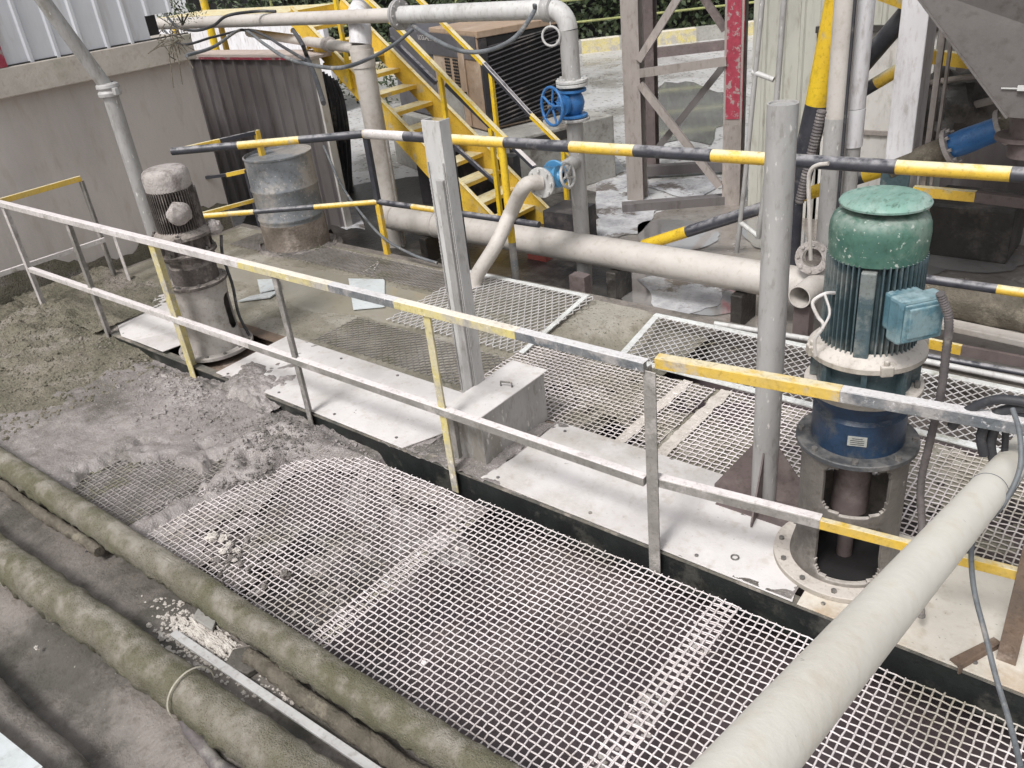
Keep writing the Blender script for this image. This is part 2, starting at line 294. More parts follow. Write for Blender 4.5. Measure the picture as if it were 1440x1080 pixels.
# ================================================================= SETTING
YZ = -0.3                               # yard level
HX0, HX1, HY0, HY1 = -8.8, 6.0, 1.42, 5.33
mb = MB()
def gfn(x, y): return V((x, y, YZ))
xs = [-120, HX0, HX1, 120]; ys = [-120, HY0, HY1, 160]
for i in range(3):
    for j in range(3):
        if i == 1 and j == 1: continue
        mb.add([(xs[i], ys[j], YZ), (xs[i+1], ys[j], YZ), (xs[i+1], ys[j+1], YZ), (xs[i], ys[j+1], YZ)], [(0, 1, 2, 3)])
struct(mb.build('ground', 'yard'))
mb = MB(); mb.grid(60, 30, lambda u, v: (HX0-.02+u*(HX1-HX0+.04), HY0+v*(HY1-HY0), -.50+.03*nzv((u*14, v*4, 0), 1.0)))
struct(mb.build('slurry_pool', 'slurry'))
mb = MB()
t = .12
mb.bx((HX0-t, HY1, -.62), (HX1+t, HY1+t, -.045)); mb.bx((HX0-t, HY0-t, -.62), (HX1+t, HY0, -.13))
mb.bx((HX0-t, HY0, -.62), (HX0, HY1, -.05)); mb.bx((HX1, HY0, -.62), (HX1+t, HY1, -.05))
struct(mb.build('tank_wall', 'conc', bevel=.006))
# wet brown ground beyond the tank and a dark patch painting the shade below the white pipe
def blob(name, m, pts, z, n=9, wob=.12, seed=0):
    c = sum((V((p[0], p[1], 0)) for p in pts), V((0, 0, 0)))/len(pts); q = cat_rom([V((p[0], p[1], 0)) for p in pts]+[V((pts[0][0], pts[0][1], 0))], n)[:-1]
    mb = MB(); vs = [c]; N = len(q)
    for k in range(1, 4):
        for i, p in enumerate(q):
            w = 1+(wob*nzv((p.x*1.7+seed, p.y*1.7, k*.0), 1.3) if k == 3 else 0); vs.append(c+(p-c)*(k/3*w))
    vs = [V((p.x, p.y, z)) for p in vs]
    fs = [(0, 1+i, 1+(i+1) % N) for i in range(N)]
    for k in range(2): fs += [(1+k*N+i, 1+(k+1)*N+i, 1+(k+1)*N+(i+1) % N, 1+k*N+(i+1) % N) for i in range(N)]
    mb.add(vs, fs, 0, True); o = mb.build(name, m); return struct(o)
blob('wet_ground', 'wetbrown', [(-5.2, 5.5), (-3, 5.46), (3, 5.46), (8, 6), (8, 12), (2, 13), (-1.5, 9.5), (-3.6, 9.2), (-4.9, 8.2), (-4.9, 6.6)], YZ+.004, wob=.06)
blob('shade_patch', 'mudshade', [(-9.5, 5.5), (-7, 5.47), (-4.0, 5.47), (-3.7, 6.0), (-4.4, 6.8), (-5.2, 7.4), (-6.0, 8.6), (-8.6, 8.6), (-10, 7)], YZ+.008, wob=.05)  # dark patch standing in for machine and stair shadow on the ground
blob('puddle', 'frothy', [G(900, 395, YZ).xy, G(930, 440, YZ).xy, G(1000, 435, YZ).xy, G(1035, 400, YZ).xy, G(960, 388, YZ).xy], YZ+.016, wob=.25, seed=21)
blob('puddle', 'puddle', [G(1060, 350, YZ).xy, G(1040, 320, YZ).xy, G(1090, 300, YZ).xy, G(1130, 330, YZ).xy, G(1110, 360, YZ).xy], YZ+.012, wob=.2, seed=22)
blob('puddle', 'puddle', [G(1300, 350, YZ).xy, G(1380, 345, YZ).xy, G(1440, 370, YZ).xy, G(1400, 385, YZ).xy, G(1310, 375, YZ).xy], YZ+.0125, wob=.25, seed=23)
blob('puddle', 'frothy', [G(845, 345, YZ).xy, G(840, 260, YZ).xy, G(855, 225, YZ).xy, G(900, 250, YZ).xy, G(925, 300, YZ).xy, G(885, 330, YZ).xy], YZ+.012, wob=.2)
blob('puddle', 'frothy', [G(905, 262, YZ).xy, G(985, 248, YZ).xy, G(1010, 262, YZ).xy, G(960, 280, YZ).xy], YZ+.012, wob=.25)
blob('puddle', 'puddle', [G(870, 365, YZ).xy, G(900, 345, YZ).xy, G(900, 315, YZ).xy, G(960, 310, YZ).xy, G(1010, 330, YZ).xy, G(985, 350, YZ).xy], YZ+.012, wob=.15, seed=3)
blob('puddle', 'puddle', [G(862, 400, YZ).xy, G(905, 385, YZ).xy, G(1000, 395, YZ).xy, G(1040, 415, YZ).xy, G(1010, 445, YZ).xy, G(890, 432, YZ).xy], YZ+.012, wob=.15, seed=5)
blob('puddle', 'puddle', [G(910, 200, YZ).xy, G(1010, 190, YZ).xy, G(1010, 130, YZ).xy, G(930, 120, YZ).xy], YZ+.012, wob=.25, seed=8)
blob('puddle', 'puddle', [G(1290, 340, YZ).xy, G(1330, 330, YZ).xy, G(1350, 370, YZ).xy, G(1300, 385, YZ).xy], YZ+.012, wob=.25, seed=9)
blob('puddle', 'frothy', [G(445, 320, YZ).xy, G(440, 250, YZ).xy, G(430, 190, YZ).xy, G(462, 200, YZ).xy, G(480, 260, YZ).xy, G(510, 320, YZ).xy], YZ+.013, wob=.15, seed=12)

# mud over the front left of the tank
def sd(p, a, b):                        # signed distance to line a->b (positive left)
    return ((b[0]-a[0])*(p[1]-a[1])-(b[1]-a[1])*(p[0]-a[0]))/math.hypot(b[0]-a[0], b[1]-a[1])
def sstep(x, a, b): x = max(0, min(1, (x-a)/(b-a))); return x*x*(3-2*x)
def mudz(x, y):
    n = nzv((x, y, 0), 1.2); n2 = nzv((x, y, 3), 6, 5); n3 = nzv((x, y, 9), 18, 3)
    z = -.045+.02*n+.010*n2+.006*n3
    d = -4.22-x+.10*nzv((x, y, 7), 2.5)+.10*(y-2.0)
    d += .50*sstep(y, 2.42, 2.80)
    e = max(abs(x+4.87)/.44, (y-1.35)/(.58+.28*sstep(x, -5.3, -4.45)))      # the pit where the left screen shows
    z -= .055*sstep(y, 2.66, 2.80)*sstep(x, -6.9, -6.4)
    z += .045*math.exp(-((x+4.35)**2+(y-2.55)**2)/.10)*(1+.8*n2)
    z += .04*math.exp(-(((x+5.6)/.55)**2+((y-2.62)/.22)**2))*(1+.9*n2)      # pile by the base of the far mixer
    z -= .105*(1-sstep(e+.30*n2, .80, 1.12))
    z += .09*sstep(-x, 6.3, 8.3)*(.7+.9*n+.5*n2)*sstep(y, 1.4, 2.6)
    z -= .10*(1-sstep(d, -.04, .09))+.40*(1-sstep(d+.16*nzv((x, y, 4), 3, 4), -1.25, -.03))
    return z
mb = MB(); x0, x1, y0, y1 = -9.0, -2.6, 1.36, 2.95
mb.grid(330, 110, lambda u, v: (x0+u*(x1-x0), y0+v*(y1-y0), mudz(x0+u*(x1-x0), y0+v*(y1-y0))), mf=lambda p: 2 if (p.z < -.128 and p.x > -4.6) else 1 if (p.x < -6.55+.5*nzv((p.x, p.y, 1), 1.5)) else 0)
struct(mb.build('mud', ['mud', 'mudgreen', 'wetgrey'], normals=False))
# mud along the front ledge and the floor below the mossy pipes
def ledz(x, y): return -.10+.012*nzv((x, y, 2), 2)+.006*nzv((x, y, 5), 12)-.05*sstep(.75-y, -.05, .1)
mb = MB(); x0b, x1b, y0b, y1b = -9.0, 1.5, -.6, 1.45
mb.grid(260, 60, lambda u, v: (x0b+u*(x1b-x0b), y0b+v*(y1b-y0b), ledz(x0b+u*(x1b-x0b), y0b+v*(y1b-y0b))))
struct(mb.build('ledge_ground', 'conc', normals=False))
# sludge lying on the rear screens
def slz(x, y):
    n = nzv((x, y, 0), 1.4); n2 = nzv((x, y, 3), 9, 4)
    z = -.035+.008*n+.004*n2
    wet = 1-sstep(math.hypot((x+6.0)/1.7, (y-4.45)/.40)+.2*n, .8, 1.05)
    z = z*(1-wet)+(-.034)*wet
    z -= .10*sstep(x+.45*(4.7-y)+.12*n, -3.62, -3.38)
    return z
mb = MB(); xa, xb, ya, yb = -8.8, -2.7, 3.52, 5.34
def slm(p):
    n = nzv((p.x, p.y, 0), 1.4)
    return 1 if math.hypot((p.x+6.0)/1.7, (p.y-4.45)/.40)+.2*n < .93 else 0
mb.grid(300, 100, lambda u, v: (xa+u*(xb-xa), ya+v*(yb-ya), slz(xa+u*(xb-xa), ya+v*(yb-ya))), mf=slm)
struct(mb.build('sludge', ['sludge', 'sludgewet'], normals=False))

# ================================================================= SCREENS
def woven(name, xr, yr, z, label, cat='mesh screen', group=None, m='wire', cell=.0372, r=.0043, sag=.006, skip=None, ang=0.0):
    mb = MB(); x0, x1 = xr; y0, y1 = yr; nx = int((x1-x0)/cell); ny = int((y1-y0)/cell); ph = random.random()*10
    def zz(x, y): return z+sag*nzv((x, y, ph), .9)*2
    for i in range(nx+1):
        x = x0+i*cell; e0, e1 = -random.random()*.014, random.random()*.014; pts = []
        for j in range(ny+1):
            y = y0+j*cell+(e0 if j == 0 else e1 if j == ny else 0)
            xx = x+.0016*math.sin(j*1.7+i); pts.append(V((xx, y, zz(xx, y)+(.0028 if (i+j) % 2 else -.0028))))
        mb.tube(pts, r, 4, smooth=True, caps=False)
    for j in range(ny+1):
        y = y0+j*cell; pts = []
        e0, e1 = -random.random()*.014, random.random()*.014
        for i in range(nx+1):
            x = x0+i*cell+(e0 if i == 0 else e1 if i == nx else 0)
            yy = y+.0016*math.sin(i*1.3+j*.7); pts.append(V((x, yy, zz(x, yy)+(-.0028 if (i+j) % 2 else .0028))))
        mb.tube(pts, r, 4, smooth=True, caps=False)
    o = mb.build(name, m, normals=False); tag(o, label, cat, group); return o
ZM = -.10
woven('mesh_screen', (-4.42, -2.72), (1.44, 2.76), ZM, 'pale woven wire screen at front with stones and mud on its left side', group='front woven screens')
woven('mesh_screen', (-2.84, -1.22), (1.42, 2.78), ZM+.012, 'clean pale woven wire screen in the middle of the front row', group='front woven screens')
woven('mesh_screen', (-1.36, .45), (1.42, 2.76), ZM+.002, 'woven wire screen under the big pale sloping pipe', group='front woven screens')
woven('mesh_screen', (-5.45, -4.36), (1.44, 2.30), -.098, 'dark muddy woven screen half buried in grey mud at far left', m='wired', r=.005, sag=.002)
woven('mesh_screen', (-3.72, -2.20), (3.60, 4.46), -.030, 'woven wire screen behind the walkway between box and tall post', cell=.0395, r=.0045, sag=.004, group='rear woven screens')
woven('mesh_screen', (-2.12, .70), (3.60, 4.56), -.034, 'woven wire screen behind the big green motor', cell=.0395, r=.0045, sag=.004, group='rear woven screens')
# thin sludge-filled overlap strips across the rear woven screens
for k, (xx, w) in enumerate(((-2.42, .07), (-2.14, .085))):
    mb = MB(); mb.grid(8, 60, lambda u, v: (xx+w*(u-.5)*(1+.3*nzv((k, v*9, 0), 1)), 3.6+v*.86, -.026+.006*nzv((u*3+k, v*20, 0), 1.2)))
    tag(mb.build('packed_strip', 'flange'), ['left', 'right'][k]+' pale flat bar clogged with dried slurry across rear woven screen', 'flat bar', 'clogged bars on the rear screen')
# clogged seams on the front screens
for k, (xx, w) in enumerate(((-2.78, .10), (-1.30, .12))):
    mb = MB()
    for q in range(130):
        y = 1.45+random.random()*1.28; x = xx+random.gauss(0, w/4)
        if nzv((x*3, y*5, k), 1.3) < -.05: continue
        blobmesh(mb, (x, y, ZM+.004), random.uniform(.004, .013), n=4, am=.7, sq=(1.4, 1, .5), sd_=q)
    tag(mb.build('slurry_crumbs', 'wired' if k else 'sludge'), ['olive crumbs of dried slurry along left front screen seam', 'pale crumbs of dried slurry along right front screen seam'][k], 'mud crumbs', None, 'stuff')

def expanded(mb, org, ux, uy, W, L, a=.075, b=.040, r=.0056, clip=None):
    """diamond lattice: strands zigzag along ux, rows stacked along uy"""
    org, ux, uy = V(org), V(ux), V(uy); rows = int(L/b); n = int(W/(a/2))
    for j in range(rows):
        pts = []
        for i in range(n+1):
            ph = (i+j) % 2; pts.append(org+ux*(i*a/2)+uy*((j+.5)*b+(b*.5 if ph else -b*.5))+V((0, 0, .0035 if ph else -.002)))
        mb.tube(pts, r, 4, caps=False)
def exp_panel(name, a, b, c, d, z, label, fw=.05, frame=True, sides=(1, 1, 1, 1), pitch=(.027, .032)):
    """a,b,c,d: corner points going round (a near-left, b near-right, c far-right, d far-left)"""
    t = thing(name, label, 'mesh screen', (V(a)+V(b)+V(c)+V(d))/4)
    ux = (V(b)-V(a)); W = ux.length; ux.normalize(); uy = (V(d)-V(a)); L = uy.length; uy.normalize()
    mb = MB(); expanded(mb, V(a), uy, ux, L, W, a=pitch[1]*2, b=pitch[0]); P(mb, 'diamond_mesh', 'expand', t, normals=False)
    if frame:
        cs = [V(a), V(b), V(c), V(d)]
        for k in range(4):
            if sides[k]:
                p, q = cs[k], cs[(k+1) % 4]; mb = MB(); dd = (q-p).normalized()*fw/2*(1 if k % 2 == 0 else -1)
                mb.bar(p-dd, q+dd, fw, .012); P(mb, 'frame_bar', 'frame', t, bevel=.002)
    return t
A = G(855, 512, .0); D = G(925, 447, .0)
exp_panel('framed_screen', (-2.98, 4.49, .004), (1.0, 4.49, .004), (1.0, 5.22, .004), (-3.10, 5.22, .004), 0, 'white framed diamond mesh screen behind the tall post and green motor', pitch=(.034, .040))
exp_panel('framed_screen', (-5.1, 4.20, -.012), (-3.68, 4.22, -.012), (-3.80, 5.27, .02), (-5.1, 5.27, .02), 0, 'muddy diamond mesh screen below the open end of the curved pipe', fw=.045, sides=(0, 1, 1, 0), pitch=(.034, .048))
mb = MB(); expanded(mb, (-8.3, 5.24, -.012), (0, -1, 0), (1, 0, 0), .40, 3.2, a=.05, b=.032, r=.005)
tag(mb.build('buried_screen', 'wired', normals=False), 'mud clogged mesh strip along the rear tank edge beside the drum', 'mesh screen')
mb = MB(); expanded(mb, (-5.4, 3.66, -.026), (0, 1, 0), (1, 0, 0), .5, 1.8, a=.06, b=.034, r=.0045)
tag(mb.build('buried_screen', 'wired', normals=False), 'half buried mesh showing through sludge behind the walkway plates', 'mesh screen')
# pale sheet painting a sky reflection on the sludge, then a broken board
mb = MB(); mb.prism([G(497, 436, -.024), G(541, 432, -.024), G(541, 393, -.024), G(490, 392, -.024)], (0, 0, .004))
tag(mb.build('sky_reflection', 'bluewhite'), 'pale blue square painted as a sky reflection on the wet sludge', 'painted reflection')
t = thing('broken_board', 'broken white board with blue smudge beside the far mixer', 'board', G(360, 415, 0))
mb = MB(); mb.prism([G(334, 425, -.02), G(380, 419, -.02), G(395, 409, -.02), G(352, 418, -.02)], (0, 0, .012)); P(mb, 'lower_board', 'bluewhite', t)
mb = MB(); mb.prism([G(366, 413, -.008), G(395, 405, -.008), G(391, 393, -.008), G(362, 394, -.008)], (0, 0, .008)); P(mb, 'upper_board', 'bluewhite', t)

# ================================================================= WALKWAY
YW0, YW1 = 2.83, 3.54
t = thing('walkway_beam', 'long dark steel channel along the front of the white walkway', 'beam', (-3, YW0, -.2))
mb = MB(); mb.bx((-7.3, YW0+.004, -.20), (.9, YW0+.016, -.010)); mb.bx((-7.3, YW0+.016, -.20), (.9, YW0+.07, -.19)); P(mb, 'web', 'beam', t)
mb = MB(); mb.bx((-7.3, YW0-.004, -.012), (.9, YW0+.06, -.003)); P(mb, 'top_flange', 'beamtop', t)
mb = MB(); mb.bx((-7.3, YW1-.05, -.20), (.9, YW1-.04, -.012)); mb.bx((-7.3, YW1-.10, -.0125), (.9, YW1+.01, -.003))
tag(mb.build('walkway_beam', 'rust'), 'rusty rear channel carrying the walkway plates', 'beam')
def plate(pts, m, label, z=0.0, th=.007, tilt=None):
    mb = MB(); vs = [V((p[0], p[1], z+(p[2] if len(p) > 2 else 0))) for p in pts]; mb.prism(vs, (0, 0, th))
    o = tag(mb.build('cover_plate', m, bevel=.0015), label, 'steel plate', 'steel plates covering the walkway')
    WL[o.name_full] = o.location.copy(); x0_, x1_ = min(p[0] for p in pts), max(p[0] for p in pts)
    for bx_ in [x0_+.12+k*.62 for k in range(int((x1_-x0_-.2)/.62)+1)]:
        for by_ in (YW0+.055, YW1-.05):
            if x1_-x0_ > 1: b_ = MB(); b_.lathe([(.010, 0), (.010, .006), (.0005, .008)], (bx_+random.uniform(-.03, .03), by_+random.uniform(-.008, .008), z+th), seg=8, smooth=False); b_.build('bolt_head', 'chrome', o)
plate([(-7.75, 3.15), (-7.0, YW0+.01, .005), (-6.42, YW0+.02, .01), (-6.36, YW1-.0, .02), (-7.45, YW1+.08, .03)], 'plate', 'white dusty plate at far left end of walkway beside the bent pole', .004)
plate([(-6.75, YW0+.0), (-6.30, YW0+.0), (-6.22, 3.3), (-6.42, 3.36)], 'plate', 'narrow white offcut plate beside the base of the far mixer', .026)
plate([(-5.58, YW0+.02), (-3.52, YW0+.0), (-3.36, 3.20), (-3.40, YW1), (-5.6, YW1+.02)], 'plate', 'white walkway plate between the far mixer and the lidded box', .004)
plate([(-2.88, YW0+.01), (-1.02, YW0), (-1.12, YW1-.22), (-1.3, YW1+.01), (-2.84, YW1+.02), (-2.84, 3.1)], 'plate', 'wide white walkway plate between the lidded box and the tall post', .004)
plate([(-1.00, YW0+.0), (2.2, YW0+.0), (2.2, YW1), (-1.02, YW1)], 'plate2', 'cream plate with rust stains under the big green motor', .0)
mb = MB(); mb.bx((-6.24, YW0+.02, -.06), (-5.62, YW1-.12, -.05)); tag(mb.build('bare_plate', 'rust'), 'brown rusty recessed plate exposed beside the far mixer base', 'steel plate')
# bolt eye on the plate
mb = MB(); mb.tube([V((-1.36+.018*math.cos(a), 2.96+.018*math.sin(a), .016)) for a in [k*math.pi/6 for k in range(13)]], .004, 6, caps=False)
tag(mb.build('lifting_eye', 'chrome'), 'small steel ring lying on the white plate near the tall post', 'ring')
def crust(label, x0, x1, y0, y1, zb, thr, amp, n, m, fn, name='dried_slurry'):
    mb = MB(); nx = int((x1-x0)/n); ny = max(4, int((y1-y0)/n))
    def f_(u, v):
        x = x0+u*(x1-x0); y = y0+v*(y1-y0); q = nzv((x, y, 3), 2.2, 5)*.8+nzv((x, y, 8), 11, 4)*.5+fn(x, y)-thr
        return (x, y, zb+amp*max(-1, min(1, q*2.2))+.0012*nzv((x, y, 2), 90, 2))
    mb.grid(nx, ny, f_); lo = zb-amp*.92; kp = [k for k, f in enumerate(mb.f) if max(mb.v[i].z for i in f) > lo]
    mb.f = [mb.f[k] for k in kp]; mb.m = [mb.m[k] for k in kp]; mb.sm = [mb.sm[k] for k in kp]; tag(mb.build(name, m, normals=False), label, 'slurry crust', kind='stuff')
edge = lambda y: max(0, 1-abs(y-2.84)/.05, 1-abs(y-3.56)/.07)
crust('thin dried slurry crusts along the edges of the long white plate', -5.5, -3.4, 2.835, 3.55, .0065, .62, .008, .014, 'mud', lambda x, y: .55*edge(y)+.5*max(0, 1-abs(x+3.5)/.2)+.5*max(0, 1-abs(x+5.3)/.5))
crust('thin dried slurry crusts along the edges of the wide white plate', -2.86, -1.03, 2.835, 3.55, .0065, .62, .008, .014, 'mud', lambda x, y: .5*edge(y)+.6*max(0, 1-abs(x+1.08)/.22)+.6*max(0, 1-abs(x+2.84)/.22)+.8*max(0, 1-math.hypot(x+1.44, y-3.4)/.33))
crust('brown slurry spots around the base flange of the big motor', -.98, 1.6, 2.835, 3.53, .0025, .72, .008, .014, 'rust', lambda x, y: .35*edge(y)+.9*max(0, 1-abs(math.hypot(x+.94, y-3.235)-.34)/.07))
crust('grey slurry clogging the left part of the front wire screen', -4.35, -2.75, 1.46, 2.74, ZM-.006, .62, .016, .016, 'mud', lambda x, y: .75*sstep(y, 2.45, 2.75)+.6*max(0, 1-(x+4.35)/.35)-.25*sstep(x, -3.6, -3.0)+.45*sstep(1.9-y, 0, .45))
crust('dried slurry lying on the rear wire screens behind the walkway', -3.7, .5, 3.60, 4.46, -.040, .52, .014, .018, 'sludge', lambda x, y: .5*sstep(y, 4.25, 4.46)+.6*max(0, 1-(x+3.7)/.45))
# concrete patch on gap
mb = MB(); mb.grid(60, 34, lambda u, v: (-3.7+u*.85, 2.82+v*.70, -.004+.012*nzv((u*9, v*9, 5), 2.5)+.01*nzv((u*4, v*4, 2), 2)+.03*math.exp(-((u-.85)/.2)**2-((v-.5)/.6)**2)))
tag(mb.build('mortar_patch', 'mud', normals=False), 'grey mortar and mud around the foot of the lidded box', 'mortar', kind='stuff')

for nm, m_, (ox, oy), (lx, ly), hgt, lab in (('mortar_pile', 'mud', (-5.62, 2.62), (.85, .60), .035, 'rough grey mortar pile covering the left end of the long white plate'), ('mud_fill', 'mudgreen', (-9.0, 2.75), (1.75, .95), .03, 'greenish mud filling the far left end of the walkway')):
    mb = MB()
    def mf_(u, v, ox=ox, oy=oy, lx=lx, ly=ly, hgt=hgt):
        x = ox+u*lx; y = oy+v*ly; q = 1-max(abs(u-.5)*2, abs(v-.5)*2)
        if nm == 'mud_fill': q = .8
        q = q+.45*nzv((x, y, 1), 4, 4)
        return (x, y, -.05+(hgt+.055)*sstep(q, .05, .8)+.012*nzv((x, y, 3), 22, 3)+.006*nzv((x, y, 7), 60, 2))
    mb.grid(110, 90, mf_); tag(mb.build(nm, m_, normals=False), lab, 'mud' if nm == 'mud_fill' else 'mortar', kind='stuff')
# lidded box
t = thing('lidded_box', 'grey steel box with white lid standing on the walkway', 'box', (-3.02, 3.24, 0))
bx0, bx1, by0, by1, bh = -3.16, -2.93, 2.95, 3.56, .345
mb = MB(); mb.bx((bx0, by0, .0), (bx1, by1, bh)); P(mb, 'box_body', 'galv', t, bevel=.003)
mb = MB(); mb.prism([(bx0-.03, by0-.04, bh+.001), (bx1+.02, by0-.04, bh+.001), (bx1+.02, by1+.02, bh+.003), (bx0-.03, by1+.02, bh+.003)], (0, 0, .008)); P(mb, 'lid', 'plate', t, bevel=.0015)
mb = MB(); p = V((-3.0, 3.28, bh+.011)); mb.tube([p+V((-.04, 0, .0)), p+V((-.04, 0, .03)), p+V((0.03, .02, .03)), p+V((.03, .02, 0))], .006, 8); P(mb, 'lid_handle', 'chrome', t)
mb = MB(); mb.bx((bx0-.012, by0-.03, -.02), (bx0+.04, by0-.002, bh-.01)); P(mb, 'side_flange', 'railg', t)
# tall post beside box
t = thing('tall_post', 'tall grey channel post rising behind the lidded box', 'post', (-3.22, 3.22, 0))
px_, py_, ph_ = -3.245, 3.24, 1.93
mb = MB(); mb.bx((px_-.065, py_-.045, 0), (px_+.065, py_+.045, .012)); P(mb, 'base_plate', 'galv', t)
mb = MB(); mb.bx((px_-.066, py_-.03, .012), (px_+.066, py_-.022, ph_)); mb.bx((px_-.066, py_-.022, .012), (px_-.058, py_+.05, ph_)); mb.bx((px_+.058, py_-.022, .012), (px_+.066, py_+.05, ph_)); P(mb, 'channel', 'galv2', t, bevel=.002)
mb = MB(); mb.bx((px_+.0, py_-.052, .10), (px_+.050, py_-.030, 1.62)); P(mb, 'splice_bar', 'galv', t, bevel=.003)
for sx in (-.060, .054):
    mb = MB()
    for k in range(120): mb.box((px_+sx+.003, py_-.034, .3+k*.0118), (.007+.004*(k % 2), .005, .0118))
    P(mb, 'weld_bead', 'galv', t)

# tall post with gussets
gx, gy = -1.44, 3.46
t = thing('round_post', 'tall round grey pipe post with triangular gussets at its foot', 'post', (gx, gy, 0))
mb = MB(); mb.tube([(gx, gy, .02), (gx, gy, .9), (gx, gy, 2.03)], .064, 32, caps=False); mb.tube([(gx, gy, 2.03), (gx, gy, 1.8)], .056, 32, caps=False); mb.lathe([(.064, 2.03), (.056, 2.03)], (gx, gy, 0), seg=32); P(mb, 'pipe_column', 'galv', t)
mb = MB(); mb.lathe([(.062, 2.022), (.0005, 2.024)], (gx, gy, 0), seg=24); P(mb, 'rust_cap', 'galv', t)
mb = MB(); mb.bx((gx-.19, gy-.17, .004), (gx+.19, gy+.17, .016)); P(mb, 'base_plate', 'steeld', t)
for k in range(4):
    a = math.atan2(-gy, -gx)-.22+k*math.pi/2; d = V((math.cos(a), math.sin(a), 0)); n = V((-d.y, d.x, 0))*.008; c = V((gx, gy, 0)); mb = MB()
    mb.prism([c+d*.05+V((0, 0, .017)), c+d*.26+V((0, 0, .017)), c+d*.26+V((0, 0, .045)), c+d*.066+V((0, 0, .34)), c+d*.05+V((0, 0, .34))], n); P(mb, 'gusset', 'steeld', t)

# ================================================================= FRONT RAILING
t = thing('guard_railing', 'white front guard railing with worn yellow and dark stretches', 'railing', (-4, 2.80, 0))
RY, RZ = 2.80, 1.04; MZ = .42
cor = V((-1.73, RY+.055, RZ+.002)); endd = AP(1440, 596, (-1.73, RY), (-.2, RY+.16)); 
dirr = V((1.26, .145, .0)).normalized()
def along(px, py, z): return G(px, py, z)
def rail_run(name, segs, z, w=.045, th=.045):
    for (xa, xb, m) in segs: pass
tops = [(-8.55, -7.0, 0), (-7.0, -4.75, 0), (-4.75, -3.85, 1), (-3.85, -3.30, 3), (-3.30, -2.45, 1), (-2.45, -1.73, 3)]
mats = ['railw', 'raily', 'railyy', 'raild', 'railg']
mb = MB()
for a, b, m in tops: mb.bar((a, RY, RZ), (b, RY, RZ), .030, .045, m); mb.bar((a, RY+.012, RZ+.02), (b, RY+.012, RZ+.02), .05, .007, m)
e1 = cor+dirr*.02; yb = cor+dirr*.80; ye = cor+dirr*2.6
mb.bar(e1, yb, .030, .050, 2); mb.bar(e1+V((0, .012, .024)), yb+V((0, .012, .024)), .05, .007, 2)
mb.bar(yb, ye, .030, .050, 3); mb.bar(yb+V((0, .012, .024)), ye+V((0, .012, .024)), .05, .007, 3)
P(mb, 'top_rail', mats, t, bevel=.002)
mb = MB()
mb.bar((-8.35, RY, MZ), (-4.9, RY, MZ), .03, .040, 0); mb.bar((-4.9, RY, MZ), (-1.75, RY, MZ), .03, .045, 4)
m0 = V((-1.73, RY+.02, MZ+.005)); 
mb.bar((-8.35, RY+.008, MZ+.02), (-1.75, RY+.008, MZ+.022), .045, .006, 0)
mb.bar(m0, m0+dirr*.78, .03, .045, 4); mb.bar(m0+dirr*.78, m0+dirr*2.6, .03, .045, 2); mb.bar(m0+V((0, .01, .024)), m0+V((0, .01, .024))+dirr*.78, .045, .006, 0)
P(mb, 'mid_rail', mats, t, bevel=.002)
def rpost(x, y, zb, m, top=RZ-.02, w=.048):
    mb = MB(); mb.bx((x-w/2, y-.004, zb), (x+w/2, y+.004, top)); mb.bx((x-w/2, y+.004, zb), (x-w/2+.007, y+w, top)); P(mb, 'post', m, t, bevel=.0015)
for x, m, w in ((-8.42, 'railw', .05), (-7.18, 'railg', .05), (-5.86, 'raily', .075), (-4.40, 'railg', .045), (-3.07, 'raily', .05), (-1.71, 'railg', .062)):
    rpost(x, RY+.002, -.14, m, w=w)
pe = G(1411, 945, -.05); rpost(pe.x, pe.y, -.12, 'rust', w=.07)
# return along the far left end
mb = MB(); mb.bar((-8.55, RY, RZ), (-8.55, 3.62, RZ), .035, .05, 0); P(mb, 'return_rail', 'railyy', t, bevel=.002)
mb = MB(); mb.bar((-8.55, 2.2, MZ), (-8.5, 3.62, MZ), .03, .045, 0); P(mb, 'return_mid_rail', 'railw', t, bevel=.002)
mb = MB(); mb.bx((-8.58, 3.60, -.05), (-8.52, 3.608, RZ-.03)); mb.bx((-8.58, 3.608, -.05), (-8.572, 3.65, RZ-.03)); P(mb, 'post', 'railg', t)
mb = MB(); mb.bx((-8.30, 3.62, -.05), (-8.24, 3.628, .55)); P(mb, 'post', 'railw', t)
# small foot bracket of right post
mb = MB(); mb.bar(G(1342, 936, -.0)+V((0, 0, .01)), G(1404, 905, .0)+V((0, 0, .01)), .05, .012); mb.bar(G(1348, 944, -.0)+V((0, 0, .01)), G(1404, 912, 0)+V((0, 0, .01)), .008, .05); tag(mb.build('angle_bracket', 'rust'), 'short rusty angle iron lying beside the right railing post', 'bracket')

